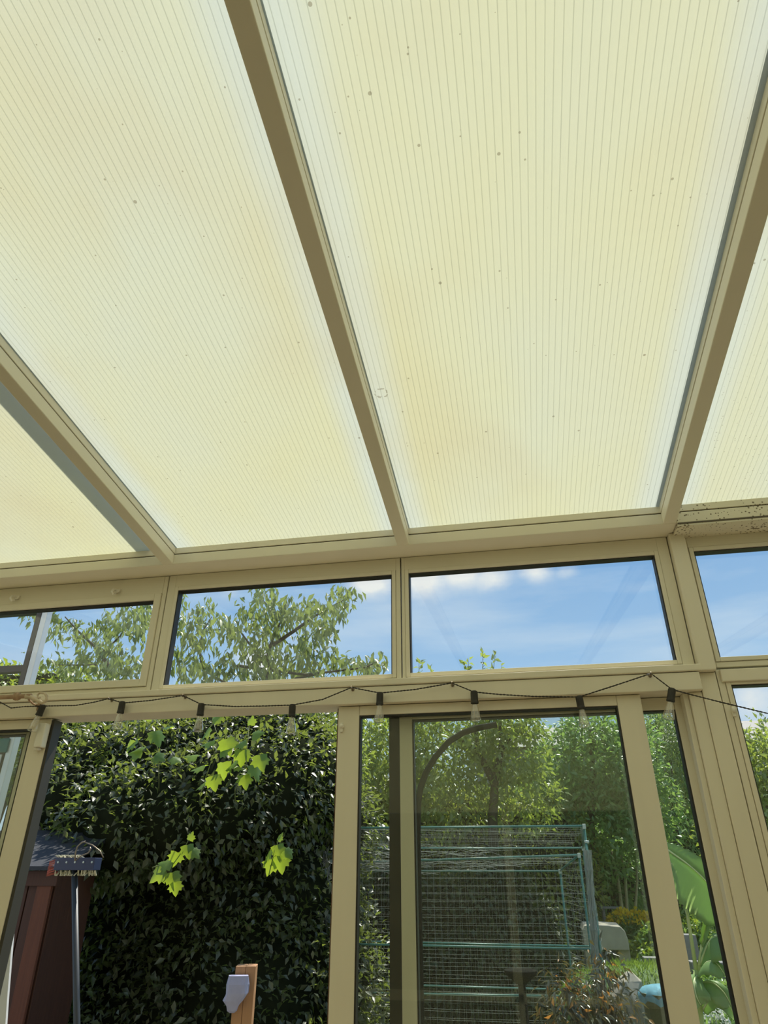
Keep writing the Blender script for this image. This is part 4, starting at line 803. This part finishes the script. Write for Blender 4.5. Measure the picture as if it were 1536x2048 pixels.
# tub with bright blue cloth
m_tub = mat('olive_plastic_tub', (.12, .12, .06), .45); m_blue = mat('bright_blue_cloth', (.13, .34, .46), .8, var=.5, scale=25, bump=.3)
ty_ = 5.6; c = Vector(P(1335, 1985, ty_)); q = MB(); z1 = c.z; te2 = empty('garden_tub', (c.x, ty_, 0)); tag(te2, 'olive green tub right of the red-leaved shrub', 'tub')
q.lathe([(0, .13), (z1-.03, .165), (z1-.02, .178), (z1, .178)], (c.x, ty_, 0), (0, 0, 1), m_tub, 24); q.build('body', te2, smooth=False)
q = MB(); vs = [(c.x, ty_, z1+.05)]; n = 28
for rr, dz in ((.09, .035), (.16, .02), (.184, -.015), (.186, -.045)):
    for j in range(n): t = 2*PI*j/n; w = 1+.03*math.sin(j*2.3); vs.append((c.x+rr*w*math.cos(t), ty_+rr*w*math.sin(t), z1+dz+(.014*math.sin(j*1.9) if rr > .17 else .01*math.sin(j*3.1))))
fs = [(0, 1+j, 1+(j+1) % n) for j in range(n)]+[(1+i*n+j, 1+(i+1)*n+j, 1+(i+1)*n+(j+1) % n, 1+i*n+(j+1) % n) for i in range(3) for j in range(n)]
q.add(vs, fs, m_blue); one(q, 'blue_cloth', 'bright blue sheet crumpled over the olive tub', 'sheet', loc=(c.x, ty_, z1), smooth=True)
# shrub with narrow dark and orange leaves
lm_red = leafmat('bronze_shrub_leaf', (.045, .055, .035), (.13, .13, .085), .2, (.3, .22, .06), .25, .8); lm_or = leafmat('orange_shrub_leaf', (.42, .17, .05), (.55, .30, .12), .4, (.7, .3, .06), .5)
sh = [LU(1130, 1975, 5.2, .17), LU(1165, 2000, 5.2, .20), LU(1205, 1960, 5.3, .16), LU(1225, 2000, 5.3, .16), LU(1150, 2050, 5.2, .25), LU(1240, 2040, 5.3, .18), LU(1120, 2030, 5.1, .15), LU(1210, 1920, 5.3, .10)]
e = bush('bronze_shrub', 'shrub with narrow bronze and orange leaves at the foot of the cage', 'shrub', sh, 900, .070, .26, lm_red, (sh[1][0], 5.2, 0), droop=.8, core=False, depth=.9)
p_, n_ = lump_points(sh, 130, .9); L_ = .055*RNG.uniform(.6, 1.2, len(p_)); leaves('turning_leaves', p_, rdir(len(p_))+[0, 0, -.4], rdir(len(p_))+[0, -.8, .2], L_, L_*.32, lm_or, e, LEAF, loc=(sh[1][0], 5.2, 0))
# pale stone lump behind the shrub
q = MB(); c = Vector(P(1252, 1995, 5.9)); vs = []; n = 10; prof = [(-.28, .14), (-.14, .15), (0, .13), (.10, .08), (.15, .02)]
for dz, rr in prof:
    for j in range(n): t = 2*PI*j/n; w = 1+.18*math.sin(j*2.7+dz*20); vs.append((c.x+rr*w*math.cos(t)+dz*.3, 5.9+rr*w*math.sin(t), c.z+dz))
q.add(vs, [(i*n+j, i*n+(j+1) % n, (i+1)*n+(j+1) % n, (i+1)*n+j) for i in range(len(prof)-1) for j in range(n)]+[tuple(range(n-1, -1, -1)), tuple(4*n+j for j in range(n))], m_stone)
q.box(c.x-.12, c.x+.12, 5.8, 6.0, 0, c.z-.2, m_stone)
one(q, 'rockery_stone', 'jagged pale stone behind the bronze shrub', 'stone', loc=(c.x, 5.9, 0), bevel=.004)
# banana plant
m_bleaf = leafmat('banana_leaf', (.27, .42, .17), (.29, .44, .18), .5, (.55, .74, .26), .45); m_bstem = mat('pale_green_stem', (.36, .46, .14), .45, var=.15, scale=10, stretch=(8, 8, 1)); m_brib = mat('pale_midrib', (.55, .62, .30), .45)
bY = 5.0; bb = Vector(P(1395, 2048, bY)); bb.z = 0; bn = empty('banana_plant', bb); tag(bn, 'banana plant with one huge pale green leaf beside the right post', 'banana plant')
def bleaf(mid, w, fold, nrm=(0, -1, .3), seg=40, ribs=True):
    """blade along a midrib; w(t) half width; fold: downward hang of each half"""
    mid = [Vector(p) for p in mid]; q = MB(); n = seg; k = len(mid)-1; cs = []
    for i in range(n+1):
        t = i/n*k; a = min(int(t), k-1); f_ = t-a
        p0, p1, p2, p3 = mid[max(a-1, 0)], mid[a], mid[a+1], mid[min(a+2, k)]
        cs.append(.5*((2*p1)+(-p0+p2)*f_+(2*p0-5*p1+4*p2-p3)*f_*f_+(-p0+3*p1-3*p2+p3)*f_**3))
    vs = []; N_ = Vector(nrm).normalized(); m = 5
    for i, c_ in enumerate(cs):
        tg = (cs[min(i+1, n)]-cs[max(i-1, 0)]).normalized(); sd_ = tg.cross(N_).normalized()
        for side in (-1, 1):
            for j in range(m+1):
                s_ = j/m; ww = w(i/n)*(1+.04*math.sin(i*2.1+side)); 
                vs.append(c_+sd_*side*ww*s_*math.cos(fold[(side+1)//2]*s_)+Vector((0, -.3, -1)).normalized()*ww*s_*math.sin(fold[(side+1)//2]*s_)+N_*(.007*math.sin(i*2.9+s_*1.5)*s_))
    fs = []; row = 2*(m+1)
    for i in range(n):
        for s_ in range(2):
            for j in range(m):
                a = i*row+s_*(m+1)+j; fs.append((a, a+1, a+row+1, a+row))
    q.add(vs, fs, m_bleaf); o = q.build('leaf_blade', bn, smooth=True)
    sol = o.modifiers.new('thickness', 'SOLIDIFY'); sol.thickness = .0015
    q = MB(); q.tube([c_+Vector((0, -.002, -.002)) for c_ in cs], [.007*(1-.8*i/n) for i in range(n+1)], m_brib, 6); rb = q.build('midrib', o, smooth=True)
def rib(t, mx): return mx*max(.02, math.sin(PI*min(1, .04+t*.96))**.55)
bleaf([P(1322, 1690, bY), P(1345, 1706, bY-.02), P(1378, 1730, bY-.05), P(1412, 1762, bY-.06), P(1448, 1812, bY-.03), P(1462, 1850, bY)], lambda t: rib(t, .19), (.55, .35), nrm=(.1, -.95, .15))
q = MB(); q.tube([P(1393, 1945, bY), P(1375, 1830, bY-.02), P(1350, 1740, bY-.04), P(1322, 1690, bY)], [.013, .009, .008, .006], m_brib, 8); q.build('leaf_stalk', bn, smooth=True)
q = MB(); q.tube([P(1396, 1945, bY), P(1404, 1890, bY), P(1414, 1845, bY), P(1419, 1828, bY)], [.012, .008, .006, .003], m_brib, 8); q.build('leaf_stalk', bn, smooth=True)
bleaf([P(1404, 1890, bY), P(1414, 1850, bY), P(1420, 1828, bY)], lambda t: rib(t, .045), (.3, 2.2), nrm=(.6, -.8, 0), seg=8)
bleaf([P(1400, 1930, bY), P(1420, 1880, bY-.1), P(1450, 1872, bY-.2), P(1480, 1895, bY-.2)], lambda t: rib(t, .12), (.9, .9), nrm=(0, -.6, .8), seg=12)
bleaf([P(1398, 1950, bY), P(1412, 1925, bY-.12), P(1432, 1925, bY-.2), P(1450, 1950, bY-.22)], lambda t: rib(t, .07), (.8, .8), nrm=(.1, -.7, .7), seg=12)
bleaf([P(1395, 1950, bY), P(1388, 1962, bY-.12), P(1392, 1990, bY-.16), P(1402, 2010, bY-.15)], lambda t: rib(t, .085), (.5, .5), nrm=(-.1, -.9, .3), seg=12)
bleaf([P(1400, 1965, bY), P(1425, 1965, bY-.1), P(1448, 1985, bY-.14), P(1462, 2010, bY-.14)], lambda t: rib(t, .075), (.6, .6), nrm=(.1, -.8, .5), seg=12)
bleaf([P(1404, 2020, bY), P(1425, 1990, bY-.1), P(1450, 2000, bY-.14), P(1475, 2040, bY-.14)], lambda t: rib(t, .05), (.6, .6), nrm=(.1, -.8, .5), seg=12)
q = MB(); q.tube([bb, (bb.x, bY, .5), P(1398, 2048, bY), P(1392, 1985, bY), P(1393, 1940, bY)], [.05, .04, .030, .026, .015], m_bstem, 12); q.build('stem', bn, smooth=True)
# white flowers at the bottom right
lm_wh = leafmat('white_flower', (.75, .75, .72), (.85, .85, .82), .3, (.8, .8, .75), .6, .2)
flowers('white flowers at the foot of the banana plant', [(1410, 2052, 6.0, .08), (1440, 2048, 6.0, .09), (1380, 2055, 6.0, .06)], 500, 6.0, lm_wh, .03)
bush('border_plants', 'low green border plants behind the banana plant', 'plants', [LU(1430, 2020, 6.4, .15), LU(1400, 2000, 6.6, .15), LU(1460, 1990, 6.6, .18), LU(1440, 2050, 6.3, .2)], 1500, .07, .35, lm_green, (P(1430, 2020, 6.4)[0], 6.4, gz(0, 6.4)), core=False)
# ------------------------------------------------------------------ framed screen with pale post outside, far left
m_white = mat('pale_grey_metal', (.62, .64, .66), .3, metal=.3); m_bronze = mat('dark_bronze_frame', (.05, .04, .035), .5)
gY = 3.45; gs = empty('glazed_screen', (P(68, 1500, gY)[0]-.3, gY, 0)); tag(gs, 'dark framed screen with a pale metal post beyond the far left window', 'screen')
xp = P(68, 1300, gY)[0]; zt = P(40, 1228, gY)[2]; zr = P(30, 1337, gY)[2]
q = MB(); q.box(xp-.012, xp+.026, gY, gY+.05, 0, zt+.10, m_white); q.build('pale_post', gs, bevel=.004)
q = MB(); q.box(xp-.050, xp-.014, gY, gY+.05, 0, zt+.05, m_bronze); q.box(xp-1.3, xp-.050, gY+.003, gY+.047, zt-.0, zt+.048, m_bronze); q.box(xp-1.3, xp-.050, gY+.003, gY+.047, zr-.02, zr+.022, m_bronze); q.box(xp-1.36, xp-1.301, gY, gY+.05, 0, zt+.05, m_bronze); q.build('frame', gs, bevel=.003)
m_teal = mat('teal_painted_board', (.035, .13, .12), .6); z_a, z_b = P(50, 1504, gY)[2], P(50, 1476, gY)[2]
q = MB(); q.box(xp-.085, xp-.0, gY-.012, gY-.002, z_a, z_b, m_teal); q.build('teal_board', gs, bevel=.002)
z_a, z_b = P(50, 1560, gY)[2], P(50, 1508, gY)[2]; q = MB(); q.box(xp-.075, xp-.025, gY-.010, gY-.002, z_a, z_b, m_board)
for k in range(6): xx = xp-.070+(k % 2)*.02; zz = z_b-.03-(k//2)*.05; q.box(xx, xx+.010, gY-.012, gY-.0101, zz, zz+.009, m_ink)
q.build('paper_notice', gs)
